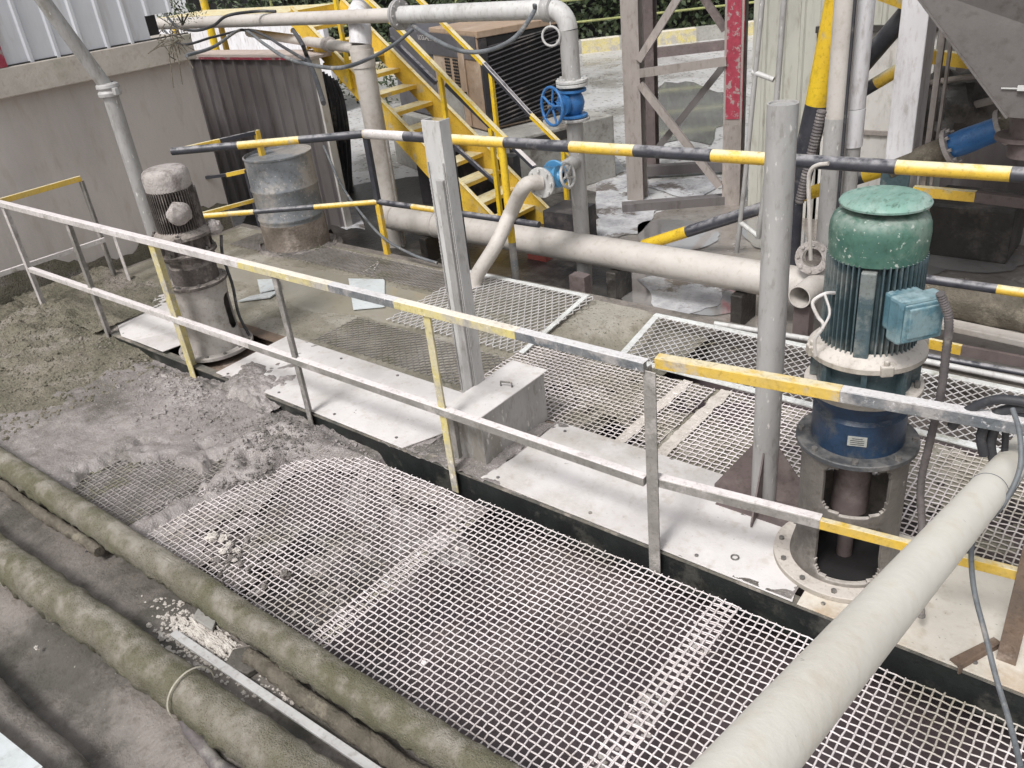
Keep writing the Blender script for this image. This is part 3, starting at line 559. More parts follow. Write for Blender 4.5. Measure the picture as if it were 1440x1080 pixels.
# ================================================================= BIG MIXER MOTOR
def mixer(cx, cy, label, sty, rot=0.0, sc=1.0, zsc=1.0):
    HZ = [h*zsc for h in (.67, .95, .975, 1.11, 1.165, 1.545, 1.71)]
    t = thing('mixer_motor', label, 'motor', (cx, cy, 0), 'upright mixer motors on the walkway')
    c = V((cx, cy, 0)); Z = lambda z: z*zsc
    MM = sty
    mb = MB(); mb.disc((cx, cy, .007), .318*sc, .030, seg=64, hole=.20*sc, bev=.003); P(mb, 'base_flange', MM['bf'], t)
    mb = MB(); bolts(mb, c, .287*sc, 12, .037, .013, .012, .2); P(mb, 'flange_bolts', 'chrome', t)
    # pedestal with window openings
    R, z0, z1 = .222*sc, .029, HZ[0]; mb = MB(); seg = 176; NZ = 64; zs = [z0+(z1-z0)*k/NZ for k in range(NZ+1)]
    wins = MM['wins']; keep = []
    def solid(a, z):
        u = (z-z0)/(z1-z0)
        for (ac, hw, u0, u1) in wins:
            da = (a-ac+math.pi) % (2*math.pi)-math.pi
            if abs(da) < hw:
                t_ = (u-(u0+u1)/2)/((u1-u0)/2)
                if abs(da/hw)**4+abs(t_)**5 < 1: return False
        return True
    o = len(mb.v); th = .014
    for rr in (R, R-th):
        for z in zs:
            rw = rr*(1+.10*(1-sstep((z-z0), 0, .14))+.05*sstep(z, z1-.1, z1))
            for k in range(seg): a = 2*math.pi*k/seg; mb.v.append(V((cx+rw*math.cos(a), cy+rw*math.sin(a), z)))
    nl = len(zs)*seg
    S_ = [[solid(2*math.pi*(k+.5)/seg, (zs[i]+zs[i+1])/2) for k in range(seg)] for i in range(NZ)]
    for i in range(NZ):
        for k in range(seg):
            k2 = (k+1) % seg; a, b, c_, d_ = o+i*seg+k, o+i*seg+k2, o+(i+1)*seg+k2, o+(i+1)*seg+k
            if not S_[i][k]: continue
            for q in ((a, b, c_, d_), (a+nl, d_+nl, c_+nl, b+nl)): mb.f.append(q); mb.m.append(0); mb.sm.append(True)
            for (cond, p, q) in ((not S_[i][(k-1) % seg], a, d_), (not S_[i][k2], c_, b), (i > 0 and not S_[i-1][k], b, a), (i < NZ-1 and not S_[i+1][k], d_, c_)):
                if cond: mb.f.append((p, q, q+nl, p+nl)); mb.m.append(0); mb.sm.append(False)
    P(mb, 'pedestal', MM['ped'], t, normals=False)
    mb = MB(); mb.lathe([(.0005, .0085), (R-.03, .0085), (R-.03, .034), (.0005, .034)], (cx, cy, 0), seg=40); P(mb, 'shade_liner', 'black', t)  # black disc added to paint the shade inside the pedestal
    # shaft and coupling inside
    mb = MB(); mb.tube([(cx, cy, -.3), (cx, cy, Z(.62))], .035*sc, 20); mb.lathe([(.036, Z(.30)), (.08*sc, Z(.31)), (.08*sc, Z(.56)), (.036, Z(.57))], (cx, cy, 0), seg=28); P(mb, 'shaft', 'steeld', t)
    mb = MB(); mb.disc((cx, cy, z1), .252*sc, .026, seg=56, bev=.004); P(mb, 'upper_flange', MM['uf'], t)
    mb = MB(); bolts(mb, c, .230*sc, 8, z1+.026, .013, .016, .3); P(mb, 'flange_bolts', 'chrome', t)
    g0 = z1+.026
    mb = MB(); hh = HZ[1]-g0; mb.lathe([(.19*sc, 0), (.19*sc, hh*.6), (.175*sc, hh*.66), (.175*sc, hh*.78), (.205*sc, hh*.85), (.205*sc, hh)], (cx, cy, g0), seg=56); P(mb, 'gearbox', MM['gear'], t)
    g1 = HZ[1]
    mb = MB(); mb.disc((cx, cy, g1), .234*sc, .026, seg=56, bev=.004); P(mb, 'gear_flange', MM.get('gf', MM['uf']), t)
    mb = MB(); ah = HZ[3]-HZ[2]; mb.lathe([(.185*sc, 0), (.178*sc, ah*.5), (.185*sc, ah*.8), (.20*sc, ah)], (cx, cy, g1+.024), seg=56)
    for k in range(8):
        a = rot+.2+k*math.pi/4; mb.box((cx+.195*sc*math.cos(a), cy+.195*sc*math.sin(a), g1+.024+ah*.5), (.035, .022, ah*.9), rz=a)
    P(mb, 'adapter', MM['adapter'], t)
    mb = MB()
    for k in range(8):
        a = rot+k*math.pi/4; p = V((cx+.208*sc*math.cos(a), cy+.208*sc*math.sin(a), g1+.024)); mb.lathe([(.012, 0), (.012, .03), (.0005, .032)], p, seg=6, smooth=False)
    P(mb, 'adapter_bolts', 'chrome', t)
    g2 = HZ[3]
    mb = MB(); mb.disc((cx, cy, g2), .230*sc, .028, seg=56, bev=.004); mb.lathe([(.228*sc, .028), (.205*sc, .052), (.172*sc, .066)], (cx, cy, g2-.001), seg=56); P(mb, 'motor_flange', MM['mf'], t)
    for k in (0, 1, 2, 3):
        a = rot+.55+k*math.pi/2; mb = MB(); mb.box((cx+.215*sc*math.cos(a), cy+.215*sc*math.sin(a), g2+.02), (.05, .05, .045), rz=a); mb.lathe([(.013, 0), (.013, .02), (.0005, .02)], (cx+.22*sc*math.cos(a), cy+.22*sc*math.sin(a), g2+.043), seg=6, smooth=False); P(mb, 'flange_lug', MM['mf'], t, bevel=.008)
    f0 = g2+.045; f1 = HZ[5]
    mb = MB(); mb.lathe([(.148*sc, 0), (.148*sc, f1-f0)], (cx, cy, f0), seg=48)
    n = 52
    for k in range(n):
        a = 2*math.pi*k/n+rot; 
        if min(abs(((a-q+math.pi) % (2*math.pi))-math.pi) for q in MM['pads']) < .17: continue
        rr = .164*sc; mb.box((cx+rr*math.cos(a), cy+rr*math.sin(a), (f0+f1)/2), (.040, .0055, f1-f0-.01), rz=a)
    P(mb, 'finned_body', MM['fin'], t)
    for q in MM['pads']:
        mb = MB(); mb.box((cx+.168*sc*math.cos(q), cy+.168*sc*math.sin(q), (f0+f1)/2-.01), (.05, .056, f1-f0-.03), rz=q); P(mb, 'rib_pad', MM['fin'], t, bevel=.006)
    h = HZ[6]-HZ[5]+.0
    mb = MB(); mb.lathe([(.166*sc, -.012), (.178*sc, -.012), (.180*sc, h*.05), (.183*sc, h*.50), (.180*sc, h*.70), (.170*sc, h*.86), (.152*sc, h*.96), (.135*sc, h), (.0005, h+.002)], (cx, cy, f1), seg=64); P(mb, 'fan_cowl', MM['cowl'], t)
    if MM['lid']:
        mb = MB(); mb.tube([(cx, cy, f1+h-.01), (cx, cy, f1+h+.030)], .10, 24); P(mb, 'lid_spacer', 'black', t)
        mb = MB(); R_ = .162*sc; L = f1+h+.018; ang = V((-.04, .02, 1)).normalized()
        mb.lathe([(.0005, -.0), (R_-.012, -.0), (R_, .004), (R_+.002, .012), (R_-.004, .022), (.13, .034), (.06, .040), (.0005, .041)], (cx+.01, cy, L), ang, 64); P(mb, 'rain_lid', MM['lid'], t)
    return t, f0, f1, g0, g1, g2
CMX, CMY = -.94, 3.235
vdir = math.atan2(-CMY, -CMX)          # direction from motor towards camera
sty1 = dict(gf='flange', bf='flange', ped='ped', uf='flanged', gear='gear', adapter='fin', mf='flange', fin='fin', cowl='green', lid='greenlid', pads=[vdir-.10, vdir+2.0, vdir+3.8],
            wins=[(vdir+.10, .66, .05, .50), (vdir+.10, .64, .60, .98), (vdir+math.pi+.05, .72, .52, .98)])
mt, f0, f1, g0, g1, g2 = mixer(CMX, CMY, 'big upright green and blue motor on pedestal, nearest the camera', sty1, rot=.1)
# junction box
jd = vdir+.62; jv = V((math.cos(jd), math.sin(jd), 0)); jc = V((CMX, CMY, 0)); Rj = Matrix.Rotation(jd, 3, 'Z')
mb = MB(); mb.box(jc+jv*.200+V((0, 0, f0+.215)), (.08, .13, .15), R=Rj); mb.box(jc+jv*.265+V((0, 0, f0+.215)), (.075, .185, .175), R=Rj); jb = P(mb, 'junction_box', 'jbox', mt, bevel=.012)
mb = MB(); mb.box(jc+jv*.3095+V((0, 0, f0+.215)), (.012, .16, .15), R=Rj); mb.box(jc+jv*.316+V((0, 0, f0+.215)), (.012, .13, .12), R=Rj); P(mb, 'cover', 'jbox', jb, bevel=.005)
# name plate on gearbox
nd = vdir+.02; nv = V((math.cos(nd), math.sin(nd), 0)); Rn = Matrix.Rotation(nd, 3, 'Z')
mb = MB(); mb.box(jc+nv*.1915+V((0, 0, g0+.085)), (.004, .075, .045), R=Rn)
npl = P(mb, 'name_plate', 'label', mt)
mb = MB()
for k in range(4): mb.box(jc+nv*.1943+V((0, 0, g0+.098-k*.009)), (.0012, .055 if k else .04, .003), R=Rn)
P(mb, 'plate_lines', 'flanged', npl)
# wires on the left side of the motor
ld = vdir-1.0; lv = V((math.cos(ld), math.sin(ld), 0))
mb = MB(); pts = [AY(1178, 412, 3.1), AY(1160, 413, 3.02), AY(1143, 425, 3.0), AY(1150, 445, 3.0), AY(1158, 458, 3.0), AY(1146, 478, 3.0), AY(1147, 500, 3.02)]
mb.tube(cat_rom(pts, 8), .007, 8); mb.tube(cat_rom([p+V((.006, .004, 0)) if k % 2 else p for k, p in enumerate([AY(1160, 414, 3.01), AY(1164, 440, 3.0), AY(1157, 462, 2.99)])], 8), .005, 8)
tag(mb.build('loose_cable', 'plate'), 'mud crusted loose wire hanging on left side of the big motor', 'cable')
# far mixer
sty2 = dict(bf='pedw', ped='pedw', uf='dustmotor', gear='dustmotor', adapter='dustmotor', mf='dustmotor', fin='dustmotor', cowl='dustcap', lid=None, pads=[1.0, 3.0],
            wins=[(math.pi*.25, .5, .25, .8)])
C2X, C2Y = -6.0, 3.14
t2, a0, a1, b0, b1, b2 = mixer(C2X, C2Y, 'mud caked brown upright motor on a pale pedestal at far left', sty2, rot=.3, sc=.93, zsc=.865)
v2 = math.atan2(-C2Y, -C2X)+.1; w2 = V((math.cos(v2), math.sin(v2), 0)); mb = MB()
cc = V((C2X, C2Y, (a0+a1)/2))+w2*.20
blobmesh(mb, cc-w2*.02, .085, sq=(.75, 1.1, 1.0), am=.15); P(mb, 'junction_box', 'dustcap', t2)
mb = MB(); w3 = V((math.cos(v2+1.3), math.sin(v2+1.3), 0)); blobmesh(mb, V((C2X, C2Y, b2+.02))+w3*.24, .055, am=.3, sd_=4); P(mb, 'mud_lump', 'dustcap', t2)
mb = MB(); mb.tube(cat_rom([V((C2X, C2Y, b2-.05))+w3*.27, V((C2X, C2Y, .75))+w3*.24, V((C2X, C2Y, .5))+w3*.25, V((C2X, C2Y, .25))+w3*.235, V((C2X, C2Y, .05))+w3*.27], 8), .012, 8); P(mb, 'drain_hose', 'rubber', t2)

# flexible conduit from junction box
mb = MB()
pp = [AY(1322, 412, 3.02), AY(1334, 450, 3.05), AY(1330, 500, 3.08), AY(1322, 560, 3.1), AY(1308, 620, 3.12), AY(1295, 680, 3.14), AY(1296, 745, 3.1), AY(1290, 800, 2.98), AY(1296, 868, 2.93)]
path = cat_rom(pp, 22); rs = [.0145+(.0022 if k % 2 else 0) for k in range(len(path))]
mb.tube(path, rs, 12); tag(mb.build('flexible_conduit', 'conduit'), 'ribbed flexible conduit from the big motor junction box down to the plate', 'conduit')

# ================================================================= BIG PALE PIPE
t = thing('sloping_pipe', 'thick pale pipe sloping over the railing at lower right', 'pipe', (-.34, 2.6, .95))
pd = V((-.0, .943, -.333)); pb = V((-.375, 1.44, 1.315)); 
pa = pb-pd*.95; pc = V((-.315, 2.79, 1.0)); pdd = (pc-pb).normalized(); pe2 = pc+pdd*.95
pb = V((-.349, 1.393, 1.409)); pc = V((-.336, 3.016, .857)); pdd = (pc-pb).normalized(); path = lin(pb-pdd*1.1, pc+pdd*.6, 60)
mb = MB(); mb.tube(path, .0605, 48, disp=lambda p, r, d: r*(1+.010*nzv(p, 9))); P(mb, 'pipe_wall', 'pvc', t)
wp = pc-pdd*.36; mb = MB(); mb.lathe([(.0612, -.0018), (.0628, 0), (.0612, .0018)], wp, pdd, 48); P(mb, 'tie_wire', 'cable', t)

# cables at right
def cable(label, pts, r, m='cable', n=10, seg=10, name='cable'):
    mb = MB(); mb.tube(cat_rom(pts, n), r, seg); return tag(mb.build(name, m), label, 'cable')
cable('grey cable hanging from the railing across the pale pipe to the lower right', [AY(1424, 575, 2.86), AY(1434, 610, 2.78), AY(1434, 660, 2.7), AY(1410, 710, 2.62), AY(1375, 748, 2.55), AY(1366, 775, 2.5), AY(1370, 830, 2.4), AY(1385, 890, 2.3), AY(1400, 950, 2.2), AY(1418, 1010, 2.1), AY(1436, 1080, 1.95)], .0085)
cable('thin grey cable running behind the pale pipe at the right edge', [AY(1445, 650, 2.95), AY(1425, 690, 2.85), AY(1395, 722, 2.75), AY(1372, 752, 2.6)], .007)
cc0 = [(1346, 592), (1372, 574), (1410, 565), (1445, 566)]
for k, (lab, pts) in enumerate((
    ('black cable loop arching highest over the right end of the railing', [(1338, 600), (1360, 578), (1400, 562), (1450, 566)]),
    ('black cable bundle wrapped round the railing at right', [(1384, 640), (1380, 612), (1396, 585), (1425, 574), (1452, 575)]),
    ('black cable curving down outermost beside the pale pipe end', [(1398, 650), (1393, 625), (1402, 598), (1424, 583), (1450, 582)]),
    ('dark cable hanging straight down from the rail end', [(1412, 582), (1414, 610), (1412, 640), (1408, 662)]),
    ('dark cable lying along the top of the railing end', [(1340, 596), (1370, 588), (1400, 590), (1445, 592)]))):
    cable(lab, [AY(x, y, 3.02+.02*k) for x, y in pts], .018 if k < 3 else .012, 'rubber')

# ================================================================= MOSSY PIPES
def mossy(label, a, b, r, m='moss', amp=.10, n=260, seg=40, sag=.02):
    a, b = V(a), V(b); pts = []
    for i in range(n+1):
        u = i/n; p = a.lerp(b, u); p.z -= sag*math.sin(u*math.pi); p.y += .012*nzv((u*6, r, 0), 1); pts.append(p)
    mb = MB(); mb.tube(pts, r, seg, disp=lambda p, rr, d: rr*(1+amp*(nzv(p, 7, 4)*.7+.35*nzv(p, 40, 3))+.5*max(0, -d.z+.1)*(.25+nzv(p, 22, 4))))
    return tag(mb.build('mossy_pipe', m, normals=False), label, 'pipe')
mossy('olive mossy pipe lying along the near edge of the wire screens', (-7.4, 1.31, .04), (-.9, 1.36, .07), .075)
mossy('thickest mossy pipe in the lower left with a pale tie around it', (-7.4, .78, .03), (-1.0, 1.02, .03), .094, amp=.16)
mossy('muddy brown pipe at the bottom left corner', (-5.6, .36, -.02), (-1.5, .44, -.05), .095, 'conc', amp=.10)
mossy('thin crusty pipe end left of the mossy pipe', (-7.4, 1.20, -.05), (-4.33, 1.235, -.03), .030, 'moss2', amp=.3, n=160, seg=20, sag=0)
mossy('thin crusty pipe under the mossy pipe at bottom centre', (-2.95, 1.245, -.04), (-1.0, 1.25, -.045), .038, 'moss2', amp=.35, n=160, seg=20, sag=0)
mb = MB(); c = V((-2.93, .948, .012)); mb.lathe([(.114, -.004), (.119, 0), (.114, .004)], c, V((.998, .06, 0)), 40); tag(mb.build('pipe_tie', 'rope'), 'pale wire tie looped round the thick mossy pipe', 'tie')
mb = MB(); c = V((-4.5, .89, .015)); mb.lathe([(.112, -.002), (.116, 0), (.112, .002)], c, V((.998, .06, 0)), 40, a0=2.3, a1=4.3); tag(mb.build('pipe_tie', 'rope'), 'thin string tie round the left end of the thick mossy pipe', 'tie')
mb = MB(); mb.tube([(-3.05, .93, -.06), (-2.85, .86, -.08), (-2.6, .83, -.09), (-2.3, .87, -.09)], [.03+.0*k for k in range(4)], 14)
tag(mb.build('ribbed_hose', 'conduit'), 'short ribbed hose tucked below the thick mossy pipe', 'hose')
mb = MB(); mb.bar((-3.42, 1.135, -.062), (-.9, 1.21, -.062), .04, .016); tag(mb.build('flat_strip', 'galv2', bevel=.003), 'long white flat strip lying between the two mossy pipes', 'strip')
mb = MB(); mb.prism([G(-60, 985, .12), G(64, 1085, .12), G(30, 1130, .12), G(-140, 1040, .12)], (0, 0, .03)); tag(mb.build('white_edge', 'bluewhite'), 'pale painted edging board at the bottom left corner', 'board')

# ================================================================= STONES AND CLODS
def stone(c, r, m, label, group, name='stone', i=0):
    mb = MB(); blobmesh(mb, V(c)+V((0, 0, r*.45)), r, n=7, am=.75, sq=(random.uniform(.8, 1.3), random.uniform(.7, 1.1), random.uniform(.45, .7)), sd_=random.random()*50)
    for k in range(len(mb.sm)): mb.sm[k] = False
    o = mb.build(name, m, normals=False); tag(o, label, 'stone', group)
places = ['largest pale stone at the left of the cluster on the screen', 'flat pale stone second from left in the screen cluster', 'pale stone at the middle of the screen cluster', 'squarish pale stone at the right of the screen cluster', 'small white stone lowest in the screen cluster', 'tiny pale stone above the screen cluster']
for k, (x, y, r) in enumerate(((299, 757, .030), (316, 758, .026), (315, 777, .021), (333, 776, .026), (330, 789, .013), (322, 766, .015))):
    stone(G(x, y, -.09), r, 'stone', places[k], 'white stones on the front screen')
for k in range(26):
    x, y = random.gauss(320, 26), random.gauss(786, 18); stone(G(x, y, -.10), random.uniform(.006, .020), 'clod', 'small grey mud lump lying among the white stones on the screen', 'mud lumps on the front screen', 'mud_lump')
for k, (x, y, r) in enumerate(((402, 812, .030), (372, 826, .018), (596, 933, .016), (642, 772, .010), (590, 780, .010), (440, 735, .008))):
    stone(G(x, y, -.10), r, 'clod' if k < 2 else 'wire', 'flat grey flake lying alone on the wire screen', 'loose flakes on the front screen', 'flake')
mb = MB(); n = 0
for k in range(1100):
    u = random.random(); 
    if random.random() < .55: x, y = random.gauss(292, 34), random.gauss(884, 26)
    else: x, y = random.uniform(225, 420), random.uniform(835, 990)
    if (y-(838+.70*(x-235))) < 0: continue
    p = G(x, y, -.095); r = random.uniform(.003, .011)*(1 if random.random() < .9 else 2)
    blobmesh(mb, p+V((0, 0, 0)), r, n=5, am=.8, sq=(1.2, 1, .6), sd_=k)
mb.grid(50, 40, lambda u, v: (G(232+u*125, 838+u*62+v*58, -.1).x, G(232+u*125, 838+u*62+v*58, -.1).y, -.112+.03*sstep(1-2*max(abs(u-.5), abs(v-.5))+.6*nzv((u*5, v*5, 2), 1.5), .25, .8)+.008*nzv((u*30, v*30, 1), 1)))
mb.sm = [False]*len(mb.sm); tag(mb.build('rubble', 'stone', normals=False), 'white crushed rubble spilled between the mossy pipes', 'rubble', kind='stuff')
for k, (x, y, r, lab) in enumerate(((256, 850, .022, 'pale squared stone just above the rubble'), (52, 912, .014, 'small pale stone on the mud at lower left'), (397, 978, .008, 'tiny pale pebble beside the white strip'))):
    stone(G(x, y, -.10), r, 'stone', lab, None)
mb = MB(); mb.prism([G(272, 872, -.085), G(300, 890, -.085), G(312, 858, -.085), G(290, 842, -.085)], (0, 0, .02)); tag(mb.build('grey_block', 'tankc', bevel=.004), 'flat grey-green stone slab among the white rubble', 'slab')
mb = MB(); mb.prism([G(318, 942, -.09), G(350, 955, -.09), G(386, 932, -.09), G(372, 912, -.09), G(330, 920, -.09)], (0, 0, .035)); tag(mb.build('grey_block', 'conc', bevel=.006), 'broken brown concrete block below the white rubble', 'block')
mb = MB(); mb.prism([G(120, 777, -.08), G(142, 772, -.06), G(150, 762, -.05), G(132, 768, -.07)], (0, 0, .006)); tag(mb.build('plastic_scrap', 'rubber'), 'small dark plastic scrap by the thin pipe end', 'scrap')
mb = MB()
for k in range(2200):
    q = random.random()
    if q < .45: x, y = random.gauss(-4.35, .20), random.gauss(2.55, .22)
    elif q < .62: x = random.uniform(-4.6, -4.1); y = 1.5+ (x+4.6)*1.9+random.gauss(0, .05)
    else: x, y = random.gauss(-5.4, .45), random.gauss(2.55, .18)
    if not (1.45 < y < 2.85) or x > -3.7: continue
    z = mudz(x, y); 
    if z < -.11: continue
    blobmesh(mb, V((x, y, z)), random.uniform(.003, .012)*(1 if random.random() < .88 else 2.0), n=4, am=1.1, sq=(1.3, 1, .6), sd_=k*.7)
mb.sm = [False]*len(mb.sm); tag(mb.build('mud_clods', 'mud', normals=False), 'crumbly grey mud clods heaped beside the walkway', 'mud clods', kind='stuff')
mb = MB()
for k in range(1500):
    x, y = random.uniform(-8.6, -6.2), random.uniform(1.5, 2.8); z = mudz(x, y)
    blobmesh(mb, V((x, y, z)), random.uniform(.004, .018), n=4, am=.8, sq=(1.1, 1, .6), sd_=k*.7)
mb.sm = [False]*len(mb.sm); tag(mb.build('mud_clods', 'mudgreen', normals=False), 'greenish mud clods below the far left railing', 'mud clods', kind='stuff')

# ================================================================= REAR STRIPED BARRIER
BY, BZ, BL = 5.50, 1.165, .50
t = thing('striped_barrier', 'yellow and black striped tube barrier along the rear tank edge', 'barrier', (-4, BY, -.05))
def stripe_path(pts, pxs=None): pass
def striped(mb, marks, r, seg=16):
    """marks: [(point, colour index of the piece that follows)]"""
    for (p, m), (q, _) in zip(marks[:-1], marks[1:]): mb.tube([p, q], r, seg, m)
tp = lambda x, y: AY(x, y, BY)
def top(x): # barrier top rail at pixel column x
    return {0: 0}
Lc = G(242, 213, BZ); c1 = G(515, 188, BZ)
def onl(a, b, px):                                 # point on segment a-b seen in pixel column px
    lo, hi = 0.0, 1.0
    for _ in range(40):
        m = (lo+hi)/2; p = V(a).lerp(V(b), m); c = CAMW.transposed() @ (p-C0); x = CX+FP*c.x/c.z
        if x < px: lo = m
        else: hi = m
    return V(a).lerp(V(b), (lo+hi)/2)
c2 = V((c1.x, 5.42, BZ)); eR = AP(1440, 246, (c1.x, 5.42), (0, 5.55)); eR2 = c2+(eR-c2)*1.3
mb = MB(); a = c2; b = eR2
marks = [(Lc, 1), (onl(Lc, c2, 335), 0), (onl(Lc, c2, 421), 1), (onl(Lc, c2, 510), 0), (c2, 0)]; striped(mb, marks, .038)
cols = [(515, 3), (570, 1), (636, 0), (711, 1), (803, 0), (893, 1), (1002, 0), (1084, 1), (1261, 0), (1422, 1)]
pts = [(onl(a, b, x) if x > 516 else a, m) for x, m in cols]+[(b, 1)]; striped(mb, pts, .045, 20)
P(mb, 'top_rail', ['yelo', 'blk', 'yel', 'railw'], t)
ret = V((Lc.x+.1, 5.0, BZ)); ret = G(361, 186, BZ)
mb = MB(); mid = Lc.lerp(ret, .55); mb.bar(Lc, mid, .04, .04, 0); mb.bar(mid, ret, .04, .04, 1); P(mb, 'return_rail', ['yelo', 'blk'], t, bevel=.003)
mb = MB(); mb.bx(ret+V((-.025, -.025, -1.2)), ret+V((.025, .025, .02))); P(mb, 'post', 'yelo', t)
Ll = V((Lc.x, Lc.y, BL)); l2 = V((c2.x, 5.42, BL)); le = onl(l2, V((eR2.x, eR2.y, BL)), 758)
mb = MB(); striped(mb, [(Ll, 0), (onl(Ll, l2, 357), 1), (onl(Ll, l2, 442), 0), (l2, 0)], .026)
ER = V((eR2.x, eR2.y, BL))
P(mb, 'lower_rail', ['yelo', 'blk'], t); mb = MB()
striped(mb, [(l2, 1), (onl(l2, ER, 580), 0), (onl(l2, ER, 636), 1), (le, 1)], .028)
P(mb, 'lower_rail', ['yelo', 'blk'], t); mb = MB()
r0 = onl(l2, ER, 1290); striped(mb, [(r0, 1), (onl(l2, ER, 1402), 0), (ER, 0)], .030)
P(mb, 'lower_rail', ['yelo', 'blk'], t)
mb = MB(); rl = V((ret.x, ret.y, BL)); m_ = Ll.lerp(rl, .6); mb.bar(Ll, m_, .035, .035, 0); mb.bar(m_, rl, .035, .035, 0); P(mb, 'return_mid_rail', 'yelo', t)
def bpost(x, y, m, w=.05):
    mb = MB(); mb.tube([(x, y, -.05), (x, y, BZ-.02)], w/2, 14); P(mb, 'post', m, t)
mb = MB(); mb.bx((c2.x-.03, c2.y-.022, -.05), (c2.x+.03, c2.y+.022, BL)); P(mb, 'post', 'yelo', t, bevel=.003)
mb = MB(); mb.bx((c2.x-.03, c2.y-.022, BL+.02), (c2.x+.03, c2.y+.022, BZ-.02)); P(mb, 'post', 'blk', t, bevel=.003)
q = onl(c2, eR2, 705); mb = MB(); mb.tube([(q.x, q.y, .30), (q.x, q.y, BZ-.02)], .034, 16, 0); mb.tube([(q.x, q.y, -.1), (q.x, q.y, .30)], .034, 16, 1); P(mb, 'post', ['yel', 'drum'], t)
q2 = onl(c2, eR2, 634); mb = MB(); mb.tube([(q2.x, q2.y, -.1), (q2.x, q2.y, BZ-.02)], .022, 12); P(mb, 'post', 'blk', t)
q = onl(c2, eR2, 1600); bpost(q.x, q.y, 'blk')
# barrier foot brace
mb = MB(); mb.bar(G(535, 368, -.04), G(512, 384, -.04), .02, .03); mb.bar(G(535, 368, -.04), G(524, 384, -.04), .02, .03); P(mb, 'foot_brace', 'railw', t)
# second yellow/black rail of the inner corner (behind drum)
t = thing('corner_barrier', 'short black and yellow rail between dusty motor and drum', 'barrier', AY(280, 250, 5.2))
p, q_, r_ = AY(279, 251, 5.2), AY(319, 246, 5.35), AY(346, 240, 5.45)
mb = MB(); mb.bar(p, q_, .03, .035, 1); mb.bar(q_, r_, .03, .045, 0); P(mb, 'rail', ['yelo', 'blk'], t)
mb = MB(); mb.bx((r_.x-.02, 5.43, YZ), (r_.x+.02, 5.47, r_.z+.01)); P(mb, 'post', 'blk', t)
mb = MB(); mb.bar(AY(290, 353, 5.0), AY(372, 330, 5.35), .03, .05); tag(mb.build('angle_bar', 'railg'), 'grey angle bar leaning low behind the dusty motor', 'bar')
# cable down the barrier
cable('thin hose hanging over the stairs down to the sludge', [AY(455, 205, 6.0), AY(480, 260, 5.8), AY(508, 300, 5.5), AY(540, 335, 5.35), AY(580, 358, 5.3), AY(615, 370, 5.3)], .014, 'cable')

# ================================================================= DRUM
dx, dy = G(420, 352, -.1).x-.02, G(420, 352, -.1).y+.03
t = thing('steel_drum', 'grey steel drum with mud splashed lower third', 'drum', (dx, dy, -.1)); R_ = .345
mb = MB(); pr = [(R_, .30)]
def ribp(z): return [(R_, z-.022), (R_+.009, z-.008), (R_+.009, z+.008), (R_, z+.022)]
mb.lathe([(R_, .36)]+ribp(.41)+ribp(.72)+[(R_, 1.03), (R_+.008, 1.04), (R_+.008, 1.055), (R_-.004, 1.057), (R_-.006, 1.03), (.0005, 1.025)], (dx, dy, -.1), seg=48); P(mb, 'drum_shell', 'drum', t)
mb = MB(); mb.lathe([(.0005, 0), (R_+.006, 0), (R_+.006, .02), (R_+.002, .03), (R_+.002, .34), (R_, .361)], (dx, dy, -.1), seg=48); P(mb, 'muddy_base', 'drumm', t)
mb = MB(); mb.grid(30, 12, lambda u, v: (dx+(.40+.08*v)*math.cos(u*6.283)*(1.0+.1*nzv((u*8, 0, 0), 1)), dy+(.40+.08*v)*math.sin(u*6.283), -.05+.07*(1-v)*(1+nzv((u*9, v*3, 0), 2))-.03)); tag(mb.build('mud_skirt', 'clod', normals=False), 'ring of mud around the foot of the steel drum', 'mud', kind='stuff')

# ================================================================= BENT POLE
pbx = G(262, 468, 0); t = thing('bent_pole', 'tall grey pipe pole leaning from a collar beside the dusty motor', 'pole', pbx)
zc = 2.01; col = V((pbx.x, pbx.y, zc)); topp = AX(40, -40, pbx.x); topp = col+(AX(60, 0, pbx.x)-col)*1.6
mb = MB(); mb.tube([pbx, col], .058, 24); P(mb, 'lower_pipe', 'galv', t)
mb = MB(); mb.tube([col, topp], .050, 24); P(mb, 'upper_pipe', 'galv', t)
mb = MB(); mb.lathe([(.05, -.05), (.082, -.045), (.085, -.02), (.07, .0), (.085, .015), (.08, .04), (.05, .05)], col, V((0, 0, 1)), 24); mb.box(col+V((.09, 0, -.01)), (.06, .03, .05)); P(mb, 'collar', 'galv', t, bevel=.003)

# ================================================================= BUILDING LEFT
WX = -8.95; WXr = WX-.14
t = thing('building', 'pale sheet metal building with stained plaster base wall at left', 'building', (WX-1, 0, YZ)); yE = AX(275, 82, WX).y
mb = MB(); mb.bx((WXr-3, -8, YZ), (WXr, yE, 1.83)); P(mb, 'base_wall', 'wall', t)
mb = MB(); mb.bx((WXr-3, -8, 1.832), (WX, yE+.02, 2.09)); P(mb, 'ledge', 'ledge', t, bevel=.01)
mb = MB(); xs_ = []
mb.grid(120, 8, lambda u, v: (WXr+.012-.004*v, -2+u*(yE+2-.02), -.12+v*(.28+.25*nzv((u*9, 0, 1), 1.3))*1.0)); P(mb, 'damp_band', 'mudgreen', t, normals=False); mb = MB()
